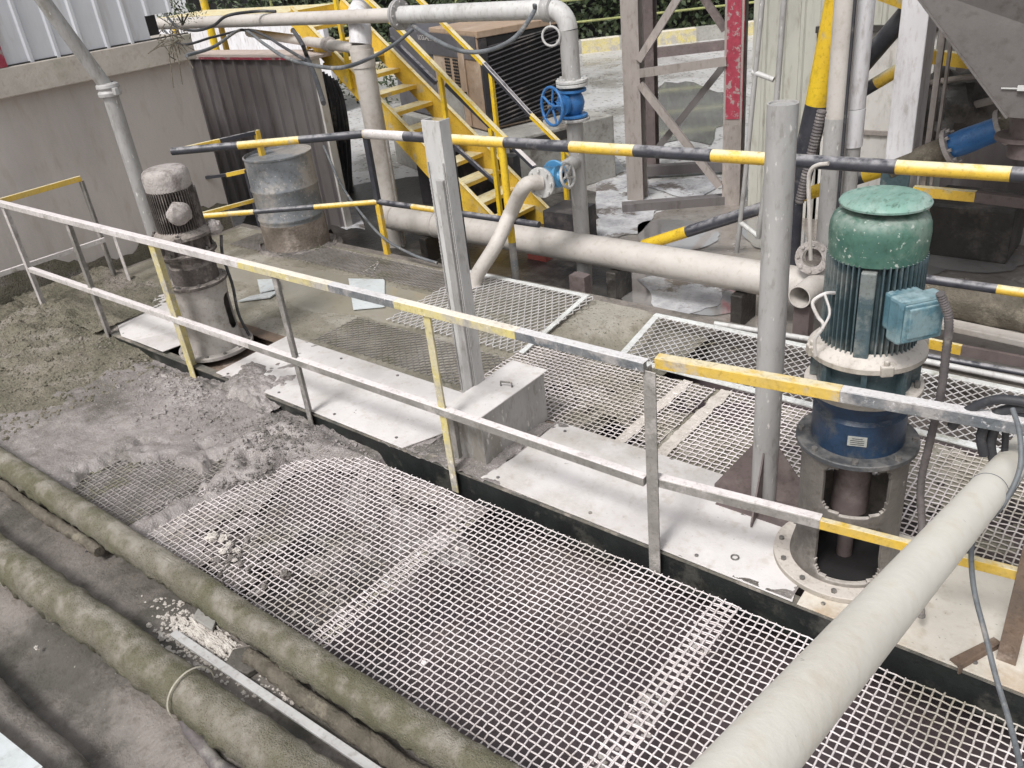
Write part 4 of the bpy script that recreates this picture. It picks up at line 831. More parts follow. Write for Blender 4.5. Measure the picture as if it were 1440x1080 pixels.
# corrugated sheet with ribs; opening near the pipe
yO0, yO1, zO0, zO1 = 4.98, yE+.02, 2.09, 2.23
y = -8.0; sx_ = WX-.03; prof = []; zO1 = AX(245, 16, sx_).z
while y < yE+.2:
    for dy_, h in ((0, 0), (.015, .022), (.045, .022), (.06, 0), (.25, 0)): prof.append((y+dy_, h))
    y += .26
for (ya_, ha), (yb_, hb) in zip(prof[:-1], prof[1:]):
    if yb_ > yE+.02: break
    for (z0_, z1_) in ((2.092, zO1), (zO1, 4.2)):
        if z0_ < 2.1 and ya_ > yO0-.02: continue
        mb.add([(sx_+ha, ya_, z0_), (sx_+hb, yb_, z0_), (sx_+hb, yb_, z1_), (sx_+ha, ya_, z1_)], [(0, 1, 2, 3)])
P(mb, 'sheet_cladding', 'sheet', t, normals=False)
mb = MB(); a_ = AX(2, 115, sx_); mb.bx((sx_+.012, a_.y-.5, 2.092), (sx_+.03, AX(16, 112, sx_).y, 2.46)); P(mb, 'red_panel', 'red', t)
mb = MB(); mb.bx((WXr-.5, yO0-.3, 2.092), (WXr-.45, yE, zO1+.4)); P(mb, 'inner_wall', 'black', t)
# stains: caulk line
mb = MB()
for k in range(60): yy = -1+k*.108; mb.box((sx_+.006, yy, 2.097), (.02, .11, .012+.006*random.random()))
P(mb, 'caulk_line', 'mudshade', t)
# plants in opening and beyond the wall
def leaves(name, c, sx, sy, sz, n, m, size, label, cat, kind=None, up=.6, long=3.0):
    mb = MB()
    for k in range(n):
        p = V(c)+V((random.uniform(-1, 1)*sx, random.uniform(-1, 1)*sy, random.uniform(-1, 1)*sz)); d = V((random.gauss(0, 1), random.gauss(0, 1), random.gauss(up, .6))).normalized(); w = d.orthogonal().normalized()*size*.5; l = size*random.uniform(.6, 1.3)*long
        mb.add([p, p+d*l*.5+w, p+d*l, p+d*l*.5-w], [(0, 1, 2, 3)], 0 if random.random() < .7 else 1)
    return mb, name, m
def plant(name, c, s, n, size, label, mats=('leaf', 'leafl'), long=3.0, cat='plant', up=.6):
    t = thing(name, label, cat, V(c)-V((0, 0, s[2])))
    mb, _, _ = leaves(name, c, *s, n, mats, size, label, cat, long=long, up=up); P(mb, 'foliage', list(mats), t, normals=False)
    mb = MB()
    for k in range(5): mb.tube([V(c)+V((random.uniform(-.3, .3)*s[0], random.uniform(-.3, .3)*s[1], -s[2]*1.1)), V(c)+V((random.uniform(-.8, .8)*s[0], random.uniform(-.8, .8)*s[1], s[2]*.6))], .008, 5)
    P(mb, 'stem', 'wood', t); return t
plant('weed', AX(262, 32, WX-.12)+V((0, 0, .05)), (.08, .22, .06), 160, .008, 'dry weeds sprouting in the gap where the pipe enters the building', long=5)

# ================================================================= DARK SHED + CANOPY
SY = 6.35
tl, tr = AY(268, 86, SY), AY(430, 80, SY); zt = (tl.z+tr.z)/2
t = thing('dark_shed', 'dark corrugated shed with a pinkish roof slab behind the drum', 'shed', ((tl.x+tr.x)/2, SY+.6, YZ))
mb = MB(); x = tl.x-.6; h = 0
while x < tr.x-.02:
    for dx_, h0, h1 in ((.0, 0, .0), (.12, 0, .035), (.15, .035, .035), (.19, .035, 0)):
        pass
    for (xa_, ha), (xb_, hb) in zip(((0, 0), (.14, 0), (.155, .03), (.185, .03), (.20, 0)), ((.14, 0), (.155, .03), (.185, .03), (.20, 0), (.235, 0))):
        mb.add([(x+xa_, SY-ha, YZ), (x+xb_, SY-hb, YZ), (x+xb_, SY-hb, zt), (x+xa_, SY-ha, zt)], [(0, 1, 2, 3)])
    x += .235
P(mb, 'front_wall', 'shed', t, normals=False); xr = x
mb = MB(); mb.bx((xr-.004, SY-.0, YZ), (xr+.03, SY+.10, zt-.002)); P(mb, 'side_wall', 'ribw2', t)
mb = MB(); mb.bx((tl.x-.6, SY-.05, zt+.001), (xr+.05, SY+.45, zt+.035)); P(mb, 'roof_slab', 'pink', t, bevel=.004)
mb = MB(); mb.bx((tl.x+.3, SY-.056, zt+.004), (tr.x-.3, SY-.052, zt+.03)); P(mb, 'red_edge', 'red', t)
# block post beside shed (right)
# white low wall and planting strip behind
t = thing('garden_wall', 'white wall with capping far behind the shed and stairs', 'wall', (-16, 11.6, YZ))
mb = MB(); a_, b_ = AY(150, 30, 11.5), AY(505, 3, 11.5); gw = AY(450, 20, 11.5).x; mb.bx((-27, 11.5, YZ), (gw, 11.62, 1.50)); P(mb, 'wall_face', 'white', t)
mb = MB(); mb.bx((-27.1, 11.45, 1.501), (gw+.1, 11.67, 1.56)); P(mb, 'capping', 'frame', t)
plant('hedge', V((-18, 13.2, 1.4)), (8, 1.0, 2.2), 9000, .05, 'bushy green planting behind the white garden wall', cat='hedge')
t = thing('yellow_pole', 'yellow painted pole behind the grey pipe near the building corner', 'pole', AY(298, 60, 8.0)); q_ = AY(296, 40, 8.0)
mb = MB(); mb.tube([(q_.x, q_.y, YZ), (q_.x, q_.y, 3.2)], .06, 12, caps=True); P(mb, 'pole_tube', 'yel', t)
mb = MB(); mb.tube([(q_.x, q_.y, YZ), (q_.x, q_.y, YZ+.03)], .11, 16); P(mb, 'base', 'galv', t)

# ================================================================= OVERHEAD PIPE
pw = AX(215, 33, WX-.1); py1 = 7.1; p2 = AY(775, 14, py1-.05)
zz = (pw.z+p2.z)/2; p2 = G(775, 13, zz+.0); pw = G(215, 34, zz)
t = thing('overhead_pipe', 'flanged grey pipe crossing above the yellow stairs and bending down to a valve', 'pipe', G(822, 325, YZ))
dv = G(822, 325, .0)
# vertical drop position
Vx = AP(812, 110, (p2.x, p2.y), (p2.x, p2.y+.0001)) if False else None
dn = (p2-pw).normalized(); R_ = .078
elb = []; k0 = p2; rad = .16
dropx = p2+dn*rad
for k in range(9):
    a_ = math.pi/2*k/8; elb.append(p2+dn*rad*math.sin(a_)+V((0, 0, -rad*(1-math.cos(a_)))))
fl1 = onl(pw, p2, 562)
mb = MB(); mb.tube([pw-dn*.3, fl1], R_-.012, 24); P(mb, 'pipe_run', 'pvcw', t)
mb = MB(); mb.tube([fl1]+elb, R_, 28); P(mb, 'pipe_elbow', 'galv2', t)
bot = V((dropx.x, dropx.y, 0)); 
def zat(P0, py):       # height on vertical through P0 seen at pixel row py
    lo, hi = -1.0, 3.0
    for _ in range(40):
        m = (lo+hi)/2; c = CAMW.transposed() @ (V((P0.x, P0.y, m))-C0); yy = CY+FP*c.y/c.z
        if yy < py: hi = m
        else: lo = m
    return (lo+hi)/2
zf = zat(dropx, 112)
mb = MB(); mb.tube([elb[-1], V((dropx.x, dropx.y, zf))], R_, 28); P(mb, 'drop_pipe', 'galv', t)
mb = MB(); mb.disc(fl1-dn*.03, .135, .025, dn, 32); mb.disc(fl1+dn*.0, .135, .025, dn, 32); bolts(mb, fl1, .112, 8, .025, .012, .015, ax=dn); P(mb, 'flange', 'galv', t)
mb = MB(); mb.disc((dropx.x, dropx.y, zf-.02), .135, .025, seg=32); mb.disc((dropx.x, dropx.y, zf-.05), .135, .025, seg=32); bolts(mb, dropx*V((1, 1, 0)) if False else V((dropx.x, dropx.y, 0)), .112, 8, zf+.005, .012, .018); P(mb, 'flange', 'galv2', t)
# collar on elbow & hanging ring
mb = MB(); q_ = p2-dn*.02
mb.lathe([(R_+.002, -.05), (R_+.02, -.04), (R_+.025, 0), (R_+.02, .04), (R_+.002, .05)], q_, dn, 24); mb.tube([(dropx.x-.12, dropx.y, zf+.30), (dropx.x-.02, dropx.y, zf+.30)], .022, 12); P(mb, 'clamp', 'galv', t)
rc = AY(775, 51, p2.y-.1); mb = MB(); mb.tube([rc+V((.075*math.cos(k*math.pi/12), .02*math.cos(k*math.pi/12), .075*math.sin(k*math.pi/12))) for k in range(25)], .010, 8, caps=False); mb.tube([rc+V((0, 0, .075)), q_+V((0, 0, -.06))], .004, 6)
tag(mb.build('hanging_ring', 'galv2'), 'rusty steel ring hanging below the bend of the overhead pipe', 'ring')
def valve(t, c, ax, wd, mbody, wheelr, wheeldist, stem=True, L=.19, spokes=5, wm=None):
    """gate valve: body along ax, handwheel in direction wd"""
    c = V(c); ax = V(ax).normalized(); wd = V(wd).normalized(); mb = MB()
    mb.lathe([(.06, -L/2), (.085, -L*.3), (.10, 0), (.085, L*.3), (.06, L/2)], c, ax, 28); mb.disc(c-ax*(L/2+.02), .12, .022, ax, 28); mb.disc(c+ax*(L/2-.002), .12, .022, ax, 28)
    mb.lathe([(.075, 0), (.07, .08), (.09, .085), (.09, .11), (.05, .115), (.035, wheeldist-.03)], c, wd, 24); P(mb, 'valve_body', mbody, t)
    w = c+wd*wheeldist; mb = MB(); x = wd.orthogonal().normalized(); y = wd.cross(x)
    mb.tube([w+(x*math.cos(k*math.pi/16)+y*math.sin(k*math.pi/16))*wheelr for k in range(33)], .013, 10, caps=False)
    for k in range(spokes):
        a_ = 2*math.pi*k/spokes; mb.tube([w, w+(x*math.cos(a_)+y*math.sin(a_))*wheelr], .010, 8)
    mb.disc(w-wd*.015, .03, .03, wd, 16); P(mb, 'handwheel', wm or mbody, t)
    mb = MB(); mb.tube([w, w+wd*.04], .012, 8); P(mb, 'stem_nut', 'chrome', t)
zv = zf-.05-.14
t = thing('gate_valve', 'deep blue gate valve with handwheel below the overhead pipe bend', 'valve', (dropx.x, dropx.y, zv-.12))
wdir = V((-.35, -1, .05))
valve(t, (dropx.x, dropx.y, zv), (0, 0, 1), wdir, 'blue', .155, .22)
# riser beneath
t = thing('riser_pipe', 'vertical grey pipe with flanges under the deep blue valve', 'pipe', (dropx.x, dropx.y, YZ))
zb = zat(dropx, 322); zb = min(zb, .1)
mb = MB(); mb.tube([(dropx.x, dropx.y, YZ), (dropx.x, dropx.y, zv-.13)], .072, 24); P(mb, 'pipe_run', 'galv', t)
mb = MB(); mb.disc((dropx.x, dropx.y, zv-.145), .135, .022, seg=32); P(mb, 'flange', 'galv', t)
mb = MB(); mb.disc((dropx.x, dropx.y, zb), .12, .03, seg=32); P(mb, 'flange', 'galv2', t)
zbr = zat(dropx, 226)
vc = G(772, 250, zbr-.02); tocam = (vc-V((dropx.x, dropx.y, zbr))).normalized()
mb = MB(); mb.tube(cat_rom([(dropx.x, dropx.y, zbr), V((dropx.x, dropx.y, zbr)).lerp(vc, .5), vc-tocam*.12], 5), .065, 20); P(mb, 'branch_pipe', 'galv', t)
t = thing('gate_valve', 'light blue gate valve with pale handwheel at the end of the curved pipe', 'valve', vc-V((0, 0, .12)))
side = V((.75, -.55, .1)); side = (side-tocam*side.dot(tocam)).normalized()
valve(t, vc, tocam, side, 'bluel', .10, .19, wm='galv2')
t = thing('curved_pipe', 'grey pipe curving down from the light blue valve into the sludge', 'pipe', G(668, 410, -.03))
s0 = vc+tocam*.12; endp = G(668, 408, -.03)
mb = MB(); ctrl = [s0, AY(738, 262, s0.y-.12), AY(718, 300, (s0.y+endp.y)/2+.16), AY(697, 345, (s0.y+endp.y)/2-.08), endp+V((0.01, .03, .12)), endp]
mb.tube(cat_rom(ctrl, 10), .064, 28); P(mb, 'pipe_run', 'pvcw', t)
mb = MB(); mb.disc(s0-tocam*.005, .13, .024, tocam, 32); bolts(mb, s0, .108, 8, .02, .012, .02, ax=tocam); P(mb, 'flange', 'galv2', t)

# second pipe into tall white pipe
wy = 6.15; wb = AY(545, 268, wy); wpx = wb.x-.02
t = thing('tall_white_pipe', 'tall pale pipe with an elbow on top standing before the stairs', 'pipe', (wpx, wy, YZ))
zt_ = zat(V((wpx, wy, 0)), 62)
mb = MB(); mb.tube([(wpx, wy, YZ), (wpx, wy, zt_)], .112, 32); P(mb, 'pipe_run', 'pvcw', t)
mb = MB(); mb.tube([(wpx, wy, zt_-.22), (wpx, wy, zt_-.05)], .122, 32); P(mb, 'socket', 'pvcw', t)
mb = MB(); mb.tube([(wpx, wy, zt_), (wpx+.0, wy+.03, zt_+.10), (wpx-.10, wy+.12, zt_+.20), (wpx-.3, wy+.3, zt_+.24), (wpx-.8, wy+.8, zt_+.26)], .115, 28); P(mb, 'elbow', 'white', t)
mb = MB(); mb.tube([(wpx+.13, wy, YZ), (wpx+.15, wy, .95)], .018, 10); P(mb, 'side_rod', 'railg', t)
t = thing('side_pipe', 'brownish pipe below the overhead pipe joining the tall pale pipe', 'pipe', AY(350, 55, 5.6))
a_, b_ = AX(360, 52, -8.3), V((wpx-.08, wy, zat(V((wpx, wy, 0)), 68)))
a_ = G(350, 46, b_.z); mb = MB(); mb.tube([a_, b_], .055, 20); P(mb, 'pipe_run', 'pvcw', t)
mb = MB(); q_ = a_.lerp(b_, .80); mb.lathe([(.056, -.07), (.078, -.06), (.082, 0), (.078, .06), (.056, .07)], q_, (b_-a_).normalized(), 20); P(mb, 'coupling', 'dustcap', t)

# loose cables at upper left
cable('dark cable wrapped along the overhead pipe from the building', [G(232, 20, zz+.1), G(250, 38, zz-.02), G(275, 43, zz-.06), G(300, 36, zz), G(320, 22, zz+.1), G(360, 16, zz+.1), G(388, 16, zz+.08)], .016, 'rubber')
cable('black cable sagging below the overhead pipe near the building', [G(228, 40, zz-.05), G(255, 62, zz-.1), G(300, 52, zz-.1), G(345, 42, zz-.1), G(372, 50, zz-.1), G(395, 64, zz-.1), G(430, 85, zz-.1)], .013, 'rubber')
cable('long grey cable looping low from shed roof to the overhead pipe flange', [G(262, 78, zz-.1), G(300, 66, zz-.1), G(340, 42, zz-.1), G(372, 62, zz-.15), G(400, 80, zz-.15), G(440, 92, zz-.2), G(480, 95, zz-.2), G(520, 82, zz-.2), G(555, 62, zz-.15), G(580, 42, zz-.1)], .016, 'cable')
cable('grey cable hanging in a wide loop under the right end of the overhead pipe', [G(580, 36, zz-.1), G(610, 55, zz-.1), G(650, 72, zz-.2), G(690, 70, zz-.2), G(725, 52, zz-.1), G(750, 18, zz+.02), G(752, 6, zz+.08)], .018, 'cable')
cable('dark cable dropping from the overhead pipe down past the yellow stairs', [G(412, 42, zz-.1), G(425, 62, zz-.15), G(432, 80, zz-.3), G(444, 110, zz-.4), G(455, 145, zz-.5)], .022, 'rubber')
mb = MB()
for k in range(70):
    p = G(240+random.gauss(0, 9), 45+random.gauss(0, 14), zz+random.gauss(0, .04)); d = V((random.gauss(0, .6), random.gauss(0, .6), random.gauss(-.4, .6)))*.16; mb.tube([p, p+d*.5+V((random.gauss(0, .02), 0, 0)), p+d], .005, 5)
tag(mb.build('rope_tangle', 'moss2'), 'tangle of muddy rope tied round the pipe beside the building', 'rope', kind='stuff')

# ================================================================= YELLOW STAIRS
t = thing('yellow_stairs', 'yellow steel stairs with handrails rising to the left', 'stairs', (-6.5, 7.0, YZ))
yn, yf = 6.62, 7.38; sl = .79; xb0 = -5.82
def stz(x): return YZ+(xb0-x)*sl
xt = -8.78
for yy, m in ((yn, 'yelo'), (yf, 'yelo')):
    mb = MB(); d = V((-1, 0, sl)).normalized(); n = V((sl, 0, 1)).normalized()
    p0 = V((xb0, yy, YZ)); p1 = V((xt, yy, stz(xt)))
    mb.prism([p0+V((.02, 0, 0)), p0+V((-.24, 0, 0)), p1-n*.0, p1+n*.20, p0+n*.17+V((.0, 0, 0))], (0, .008, 0)); 
    mb.bar(p0+n*.19, p1+n*.20, .05, .008, 0, up=(sl, 0, 1)); P(mb, 'stringer', m, t)
ns = 13
for k in range(ns):
    z = YZ+.10+.185*(k+.6); x = xb0-(z-YZ)/sl+.02
    mb = MB(); mb.bx((x-.13, yn+.01, z), (x+.11, yf-.002, z+.008)); mb.bx((x+.104, yn+.01, z-.035), (x+.11, yf-.002, z-.0005)); mb.bx((x-.136, yn+.01, z-.035), (x-.13, yf-.002, z)); P(mb, 'tread', 'yelo', t)
def hrail(yy, segs, px):
    mb = MB(); 
    for (a_, b_, m) in segs: mb.bar(a_, b_, .042, .042, m, up=(sl, 0, 1)); mb.bar(a_+V((0, 0, .024)), b_+V((0, 0, .024)), .055, .006, 3 if m != 1 else 2, up=(sl, 0, 1))
    P(mb, 'handrail', ['yel', 'blk', 'railw', 'yelo'], t)
hn = lambda x, y: AY(x, y, yn-.02); hf = lambda x, y: AY(x, y, yf+.02)
hrail(yn, [(hn(470, -45), hn(562, 42), 0), (hn(562, 42), hn(687, 172), 0), (hn(687, 172), hn(722, 207), 0), (hn(722, 207), hn(752, 236), 1)], 0)
mb = MB(); mb.bar(hn(548, 45)+V((0, 0, -.06)), hn(612, 108)+V((0, 0, -.06)), .04, .045, up=(sl, 0, 1)); mb.bar(hn(624, 112)+V((0, .03, -.05)), hn(684, 170)+V((0, .03, -.05)), .04, .04, up=(sl, 0, 1)); P(mb, 'handrail_shadow_strip', 'blk', t)  # black strip painting the shadow along the handrail's underside
hrail(yf, [(hf(560, -30), hf(680, 90), 0), (hf(680, 90), hf(747, 163), 1), (hf(747, 163), hf(803, 218), 0)], 0)
# mid rails
mb = MB(); mb.bar(hf(500, 118), hf(565, 165), .03, .04, 0, up=(sl, 0, 1)); mb.bar(hn(633, 200), hn(697, 257), .03, .04, 1, up=(sl, 0, 1)); P(mb, 'mid_rail', ['yelo', 'blk'], t)
for (x, y, yy) in ((619, 105, yn-.02), (690, 180, yn-.02), (468, -20, yn-.02), (792, 208, yf+.02), (690, 100, yf+.02)):
    q_ = AY(x, y, yy); zb_ = max(YZ, stz(q_.x)) ; mb = MB(); mb.bx((q_.x-.022, yy-.02, zb_+.02), (q_.x+.022, yy+.02, q_.z)); P(mb, 'handrail_post', 'yel', t)
mb = MB(); mb.bx((-11.6, yn, stz(xt)-.02), (xt+.02, yf, stz(xt)+.10)); P(mb, 'top_landing', 'yelo', t)
for yy in (yn+.03, yf-.03):
    mb = MB(); mb.bx((-11.3, yy-.03, YZ), (-11.24, yy+.03, stz(xt)-.02)); P(mb, 'landing_leg', 'yelo', t)
# dark clutter under stairs
for k in range(7):
    x_ = 452+k*4.5; yk = 7.45+.05*(k % 3)
    cable(['leftmost black hose hanging behind the shed corner', 'second black hose from the shed in the hanging bundle', 'third black hose from the shed in the hanging bundle', 'middle black hose of the hanging bundle beside the tall pipe', 'third black hose from the tall pipe in the hanging bundle', 'second black hose from the tall pipe in the hanging bundle', 'black hose of the bundle closest to the tall pale pipe'][k], [AY(x_-8, 95+k*3, yk), AY(x_+2, 140, yk), AY(x_+4+k, 190, yk-.03), AY(x_+14, 235+k*5, yk), AY(x_+22-k, 268, yk+.02)], .032, 'rubber', name='hose')['group'] = 'black hoses hanging beside the stairs'
mb = MB(); xx = AY(450, 140, 7.5).x
t = thing('block_post', 'pale stacked block post behind the shed corner', 'post', (xx, 7.6, YZ))
for k in range(4):
    mb = MB(); mb.bx((xx-.09, 7.5, YZ+k*.31), (xx+.09, 7.72, YZ+k*.31+.29)); P(mb, 'block', 'ribw2', t, bevel=.008)
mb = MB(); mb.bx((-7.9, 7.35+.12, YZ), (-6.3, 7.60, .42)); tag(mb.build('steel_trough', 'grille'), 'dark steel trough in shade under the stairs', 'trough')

# ================================================================= COMPRESSOR
Zc = .52
Cn = G(684, 185, Zc); u = (G(540, 146, Zc)-Cn); u.z = 0; u.normalize(); v = V((-u.y, u.x, 0)); v = v if v.y > 0 else -v
Wc = 1.75; Dc = (G(790, 152, Zc)-Cn).dot(v); Dc = 1.42; Hc = zat(Cn, 48)-Zc
t = thing('air_compressor', 'tan and grey cased air compressor with black ribbed radiator grille', 'compressor', Cn)
Rc = Matrix((u, v, V((0, 0, 1)))).transposed()
def cb(mb, a, b, m=0):
    a, b = V(a), V(b); c = (a+b)/2; mb.box(Cn+Rc @ c, [abs(b[i]-a[i]) for i in range(3)], m, R=Rc)
mb = MB(); cb(mb, (0, 0, 0), (1.25, Dc, Hc)); P(mb, 'tan_casing', 'orange', t, bevel=.02)
mb = MB(); cb(mb, (1.255, .01, 0), (2.6, Dc, Hc-.02)); P(mb, 'grey_casing', 'dkgrey', t, bevel=.02)
mb = MB(); cb(mb, (.012, -.012, Hc*.74), (1.4, -.002, Hc-.03)); P(mb, 'dark_band', 'dkgrey', t)
mb = MB(); cb(mb, (.50, -.02, .02), (1.06, -.006, Hc*.42)); P(mb, 'lower_panel', 'tankc', t, bevel=.004)
mb = MB(); cb(mb, (.34, -.02, .02), (.49, -.006, Hc*.80)); d_ = P(mb, 'access_door', 'orange', t, bevel=.004)
mb = MB(); cb(mb, (.36, -.045, .32), (.39, -.021, .45)); P(mb, 'handle', 'black', d_)
mb = MB()
for c_ in range(2):
    for i in range(3):
        for j in range(9): cb(mb, (.54+c_*.22+i*.05, -.010, Hc*.70-j*.040), (.54+c_*.22+i*.05+.034, -.003, Hc*.70-j*.040+.024))
P(mb, 'vent_slots', 'black', t)
mb = MB(); cb(mb, (-.02, .05, .03), (-.001, Dc-.03, Hc-.05)); P(mb, 'grille_back', 'black', t)
mb = MB()
for j in range(19):
    z = .06+j*(Hc-.14)/18; a_ = Cn+Rc @ V((-.03, .12, max(.04, z-.09))); b_ = Cn+Rc @ V((-.03, Dc-.08, min(Hc-.07, z+.09))); mb.bar(a_, b_, .03, .016, 0, up=(u.x*.8, u.y*.8, 1))
P(mb, 'grille_louvres', 'grille', t)
mb = MB(); cb(mb, (-.03, 0, Hc-.05), (1.26, Dc, Hc+.03)); P(mb, 'grille_frame', 'orange', t, bevel=.008)
mb = MB(); cb(mb, (-.052, .018, 0), (-.006, .112, Hc-.06)); P(mb, 'grille_edge', 'grille', t); mb = MB(); cb(mb, (-.052, Dc-.15, 0), (-.006, Dc-.01, Hc-.06)); P(mb, 'grille_edge', 'grille', t)
# lettering on the dark band
def text_on(s, org, ux, uz, size, m, name, parent, off=.003):
    cu = bpy.data.curves.new(name, 'FONT'); cu.body = s; cu.size = size; cu.extrude = .001; cu.align_x = 'LEFT'
    o = bpy.data.objects.new(name, cu); COL.objects.link(o); n = ux.cross(uz)
    Rm = Matrix((ux, uz, n)).transposed().to_4x4(); dg = bpy.context.evaluated_depsgraph_get(); me = bpy.data.meshes.new_from_object(o.evaluated_get(dg))
    bpy.data.objects.remove(o); me.transform(Matrix.Translation(V(org)) @ Rm); c = V(org); me.transform(Matrix.Translation(-c)); me.materials.clear(); me.materials.append(M[m])
    ob = bpy.data.objects.new(name, me); COL.objects.link(ob); ob.location = c; child(ob, parent); return ob
text_on('LOGGHL R', AP(590, 55, Cn.xy, (Cn+u).xy)+(-v)*.02, -u, V((0, 0, 1)), .085, 'blackt', 'lettering', t)
# fuel tank skid below
t = thing('skid_tank', 'dusty grey skid tank carrying the compressor', 'tank', Cn-V((0, 0, Zc-YZ)))
mb = MB(); cb(mb, (-.62, -.12, YZ-Zc), (2.8, Dc+.1, -.012)); P(mb, 'tank_body', 'tankc', t, bevel=.015)
mb = MB(); h0 = Cn+Rc @ V((-.45, .55, -.012)); mb.tube(cat_rom([h0, h0+V((0, 0, .10)), h0+V((.04, .04, .12)), h0+v*.28+V((0, 0, .12)), h0+v*.30], 5), .013, 8); P(mb, 'lifting_handle', 'rubber', t)
mb = MB(); cb(mb, (-.626, -.05, -.16), (-.621, Dc-.4, -.05)); P(mb, 'dirt_band', 'mudshade', t)
# dark box in front of the skid
a_ = AY(766, 268, 6.75); mb = MB(); mb.bx((a_.x-.05, 6.75, YZ), (AY(806, 300, 6.75).x, 7.15, a_.z-.22)); tag(mb.build('dark_sump', 'grille'), 'dark steel sump box behind the light blue valve', 'box')

# ================================================================= WHITE PIPE ALONG REAR
pz = -.06; t = thing('long_white_pipe', 'long thick off-white pipe lying behind the striped barrier', 'pipe', (-4.6, 6.05, pz-.14))
wa, wbb = G(548, 312, pz+.0), G(1150, 392, pz)
yy0 = (wa.y+wbb.y)/2; wa = AY(545, 312, 6.0); wbb = AY(1150, 392, 6.0); wa.z = wbb.z = (wa.z+wbb.z)/2
mb = MB(); mb.tube(lin(wa, wbb, 30), .135, 40); P(mb, 'pipe_run', 'pvcw', t)
mb = MB(); d = (wbb-wa).normalized()
for u_ in (.03, .16): mb.lathe([(.136, -.02), (.142, -.015), (.142, .015), (.136, .02)], wa.lerp(wbb, u_), d, 40)
P(mb, 'joint_ring', 'pvcw', t)
PZ = wa.z-.135
for k, x in enumerate((-6.3, -3.95, -2.75)):
    mb = MB(); mb.bx((x-.05, 5.86, YZ), (x+.05, 6.14, PZ+.01)); tag(mb.build('pipe_block', 'mudshade', bevel=.01), ['dark block under the left end of the long white pipe', 'dark block under the middle of the long white pipe', 'dark block under the right end of the long white pipe'][k], 'block', 'blocks under the long white pipe')
mb = MB(); a_ = G(850, 420, YZ); mb.bx((a_.x-.09, 5.5, YZ), (a_.x+.07, 5.60, .06)); tag(mb.build('stub_column', 'steeld'), 'short dark stub column below the white pipe at the sludge edge', 'column')
q_ = AY(765, 385, 6.5); mb = MB(); mb.bx((q_.x-.12, 6.4, YZ+.01), (q_.x+.12, 6.55, YZ+.16)); tag(mb.build('red_block', 'redh'), 'faded red striped block under the white pipe', 'block')
t = thing('open_pipe', 'short open ended pale pipe pointing at the camera behind the green motor', 'pipe', G(1118, 425, YZ))
oa = G(1124, 418, .18); ob = G(1185, 372, .18); d = (ob-oa).normalized()
mb = MB(); mb.tube([oa, oa+d*1.0], .085, 32, caps=False); mb.tube([oa, oa+d*1.0], .077, 32, caps=False); mb.lathe([(.077, 0), (.085, 0)], oa, d, 32); P(mb, 'pipe_run', 'pvcw', t, normals=False)
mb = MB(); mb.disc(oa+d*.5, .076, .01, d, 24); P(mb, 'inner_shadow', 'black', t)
mb = MB(); mb.bx((oa.x-.06, oa.y+.06, YZ), (oa.x+.06, oa.y+.16, .09)); P(mb, 'support', 'steeld', t)
t = thing('flange_ring', 'muddy ring flange hanging behind the tall round post', 'flange', G(1143, 375, .2))
fc = AY(1143, 362, 5.9); mb = MB(); mb.disc(fc, .125, .03, V((.15, -1, .25)), 32, hole=.07); bolts(mb, fc, .10, 8, .03, .012, .015, ax=V((.15, -1, .25))); P(mb, 'ring', 'dustcap', t)
mb = MB(); mb.tube([fc+V((0, .03, .0)), fc+V((-.03, .3, -.1))], .066, 20); P(mb, 'stub', 'dustmotor', t)
mb = MB(); q_ = AY(1143, 362, 5.7); mb.tube(cat_rom([AY(1140, 365, 5.55), AY(1139, 320, 5.5), AY(1137, 260, 5.48), AY(1140, 240, 5.46), AY(1150, 232, 5.45), AY(1165, 230, 5.44)], 6), .014, 8); tag(mb.build('hanging_rope', 'pvcw'), 'pale rope hanging from the barrier to the ring flange', 'rope')
# thin pipe at tank edge
mb = MB(); mb.tube([G(1005, 455, .0), G(1200, 487, .0), G(1500, 548, .0)], .020, 12); tag(mb.build('edge_pipe', 'galv2'), 'thin grey pipe running along the rear edge of the tank', 'pipe')
mb = MB(); mb.tube([G(1180, 487, -.0)+V((0, .09, 0)), G(1500, 553, .0)+V((0, .16, 0))], .020, 12); tag(mb.build('edge_pipe', 'blk'), 'dark thin pipe beside the rear edge pipe at right', 'pipe')
# mud coated pipe and beams at right
mb = MB(); a_ = AY(1290, 415, 6.1); b_ = AY(1500, 452, 6.1)
mb.tube([a_.lerp(b_, k/40) for k in range(41)], .13, 28, disp=lambda p, r, d: r*(1+.12*nzv(p, 4)+(.1 if d.z > .3 else 0)*nzv(p, 2.5))); tag(mb.build('muddy_pipe', 'moss2', normals=False), 'mud coated thick pipe behind the junction box at right', 'pipe')
mb = MB(); z_ = .0; a_, b_, c_ = AY(1290, 478, 5.75), AY(1352, 492, 5.75), AY(1500, 520, 5.75); mb.bar(a_-V((.3, 0, 0)), b_, .03, .07, 0); mb.bar(b_, c_, .03, .07, 1); tag(mb.build('toe_rail', ['yelo', 'steeld']), 'low yellow and brown kick rail at the right edge', 'rail')
mb = MB(); a_, b_ = AY(1280, 445, 5.95), AY(1500, 492, 5.95); mb.bar(a_, b_, .12, .05); tag(mb.build('mud_beam', 'pvcw', bevel=.01), 'mud covered beam below the muddy pipe', 'beam')

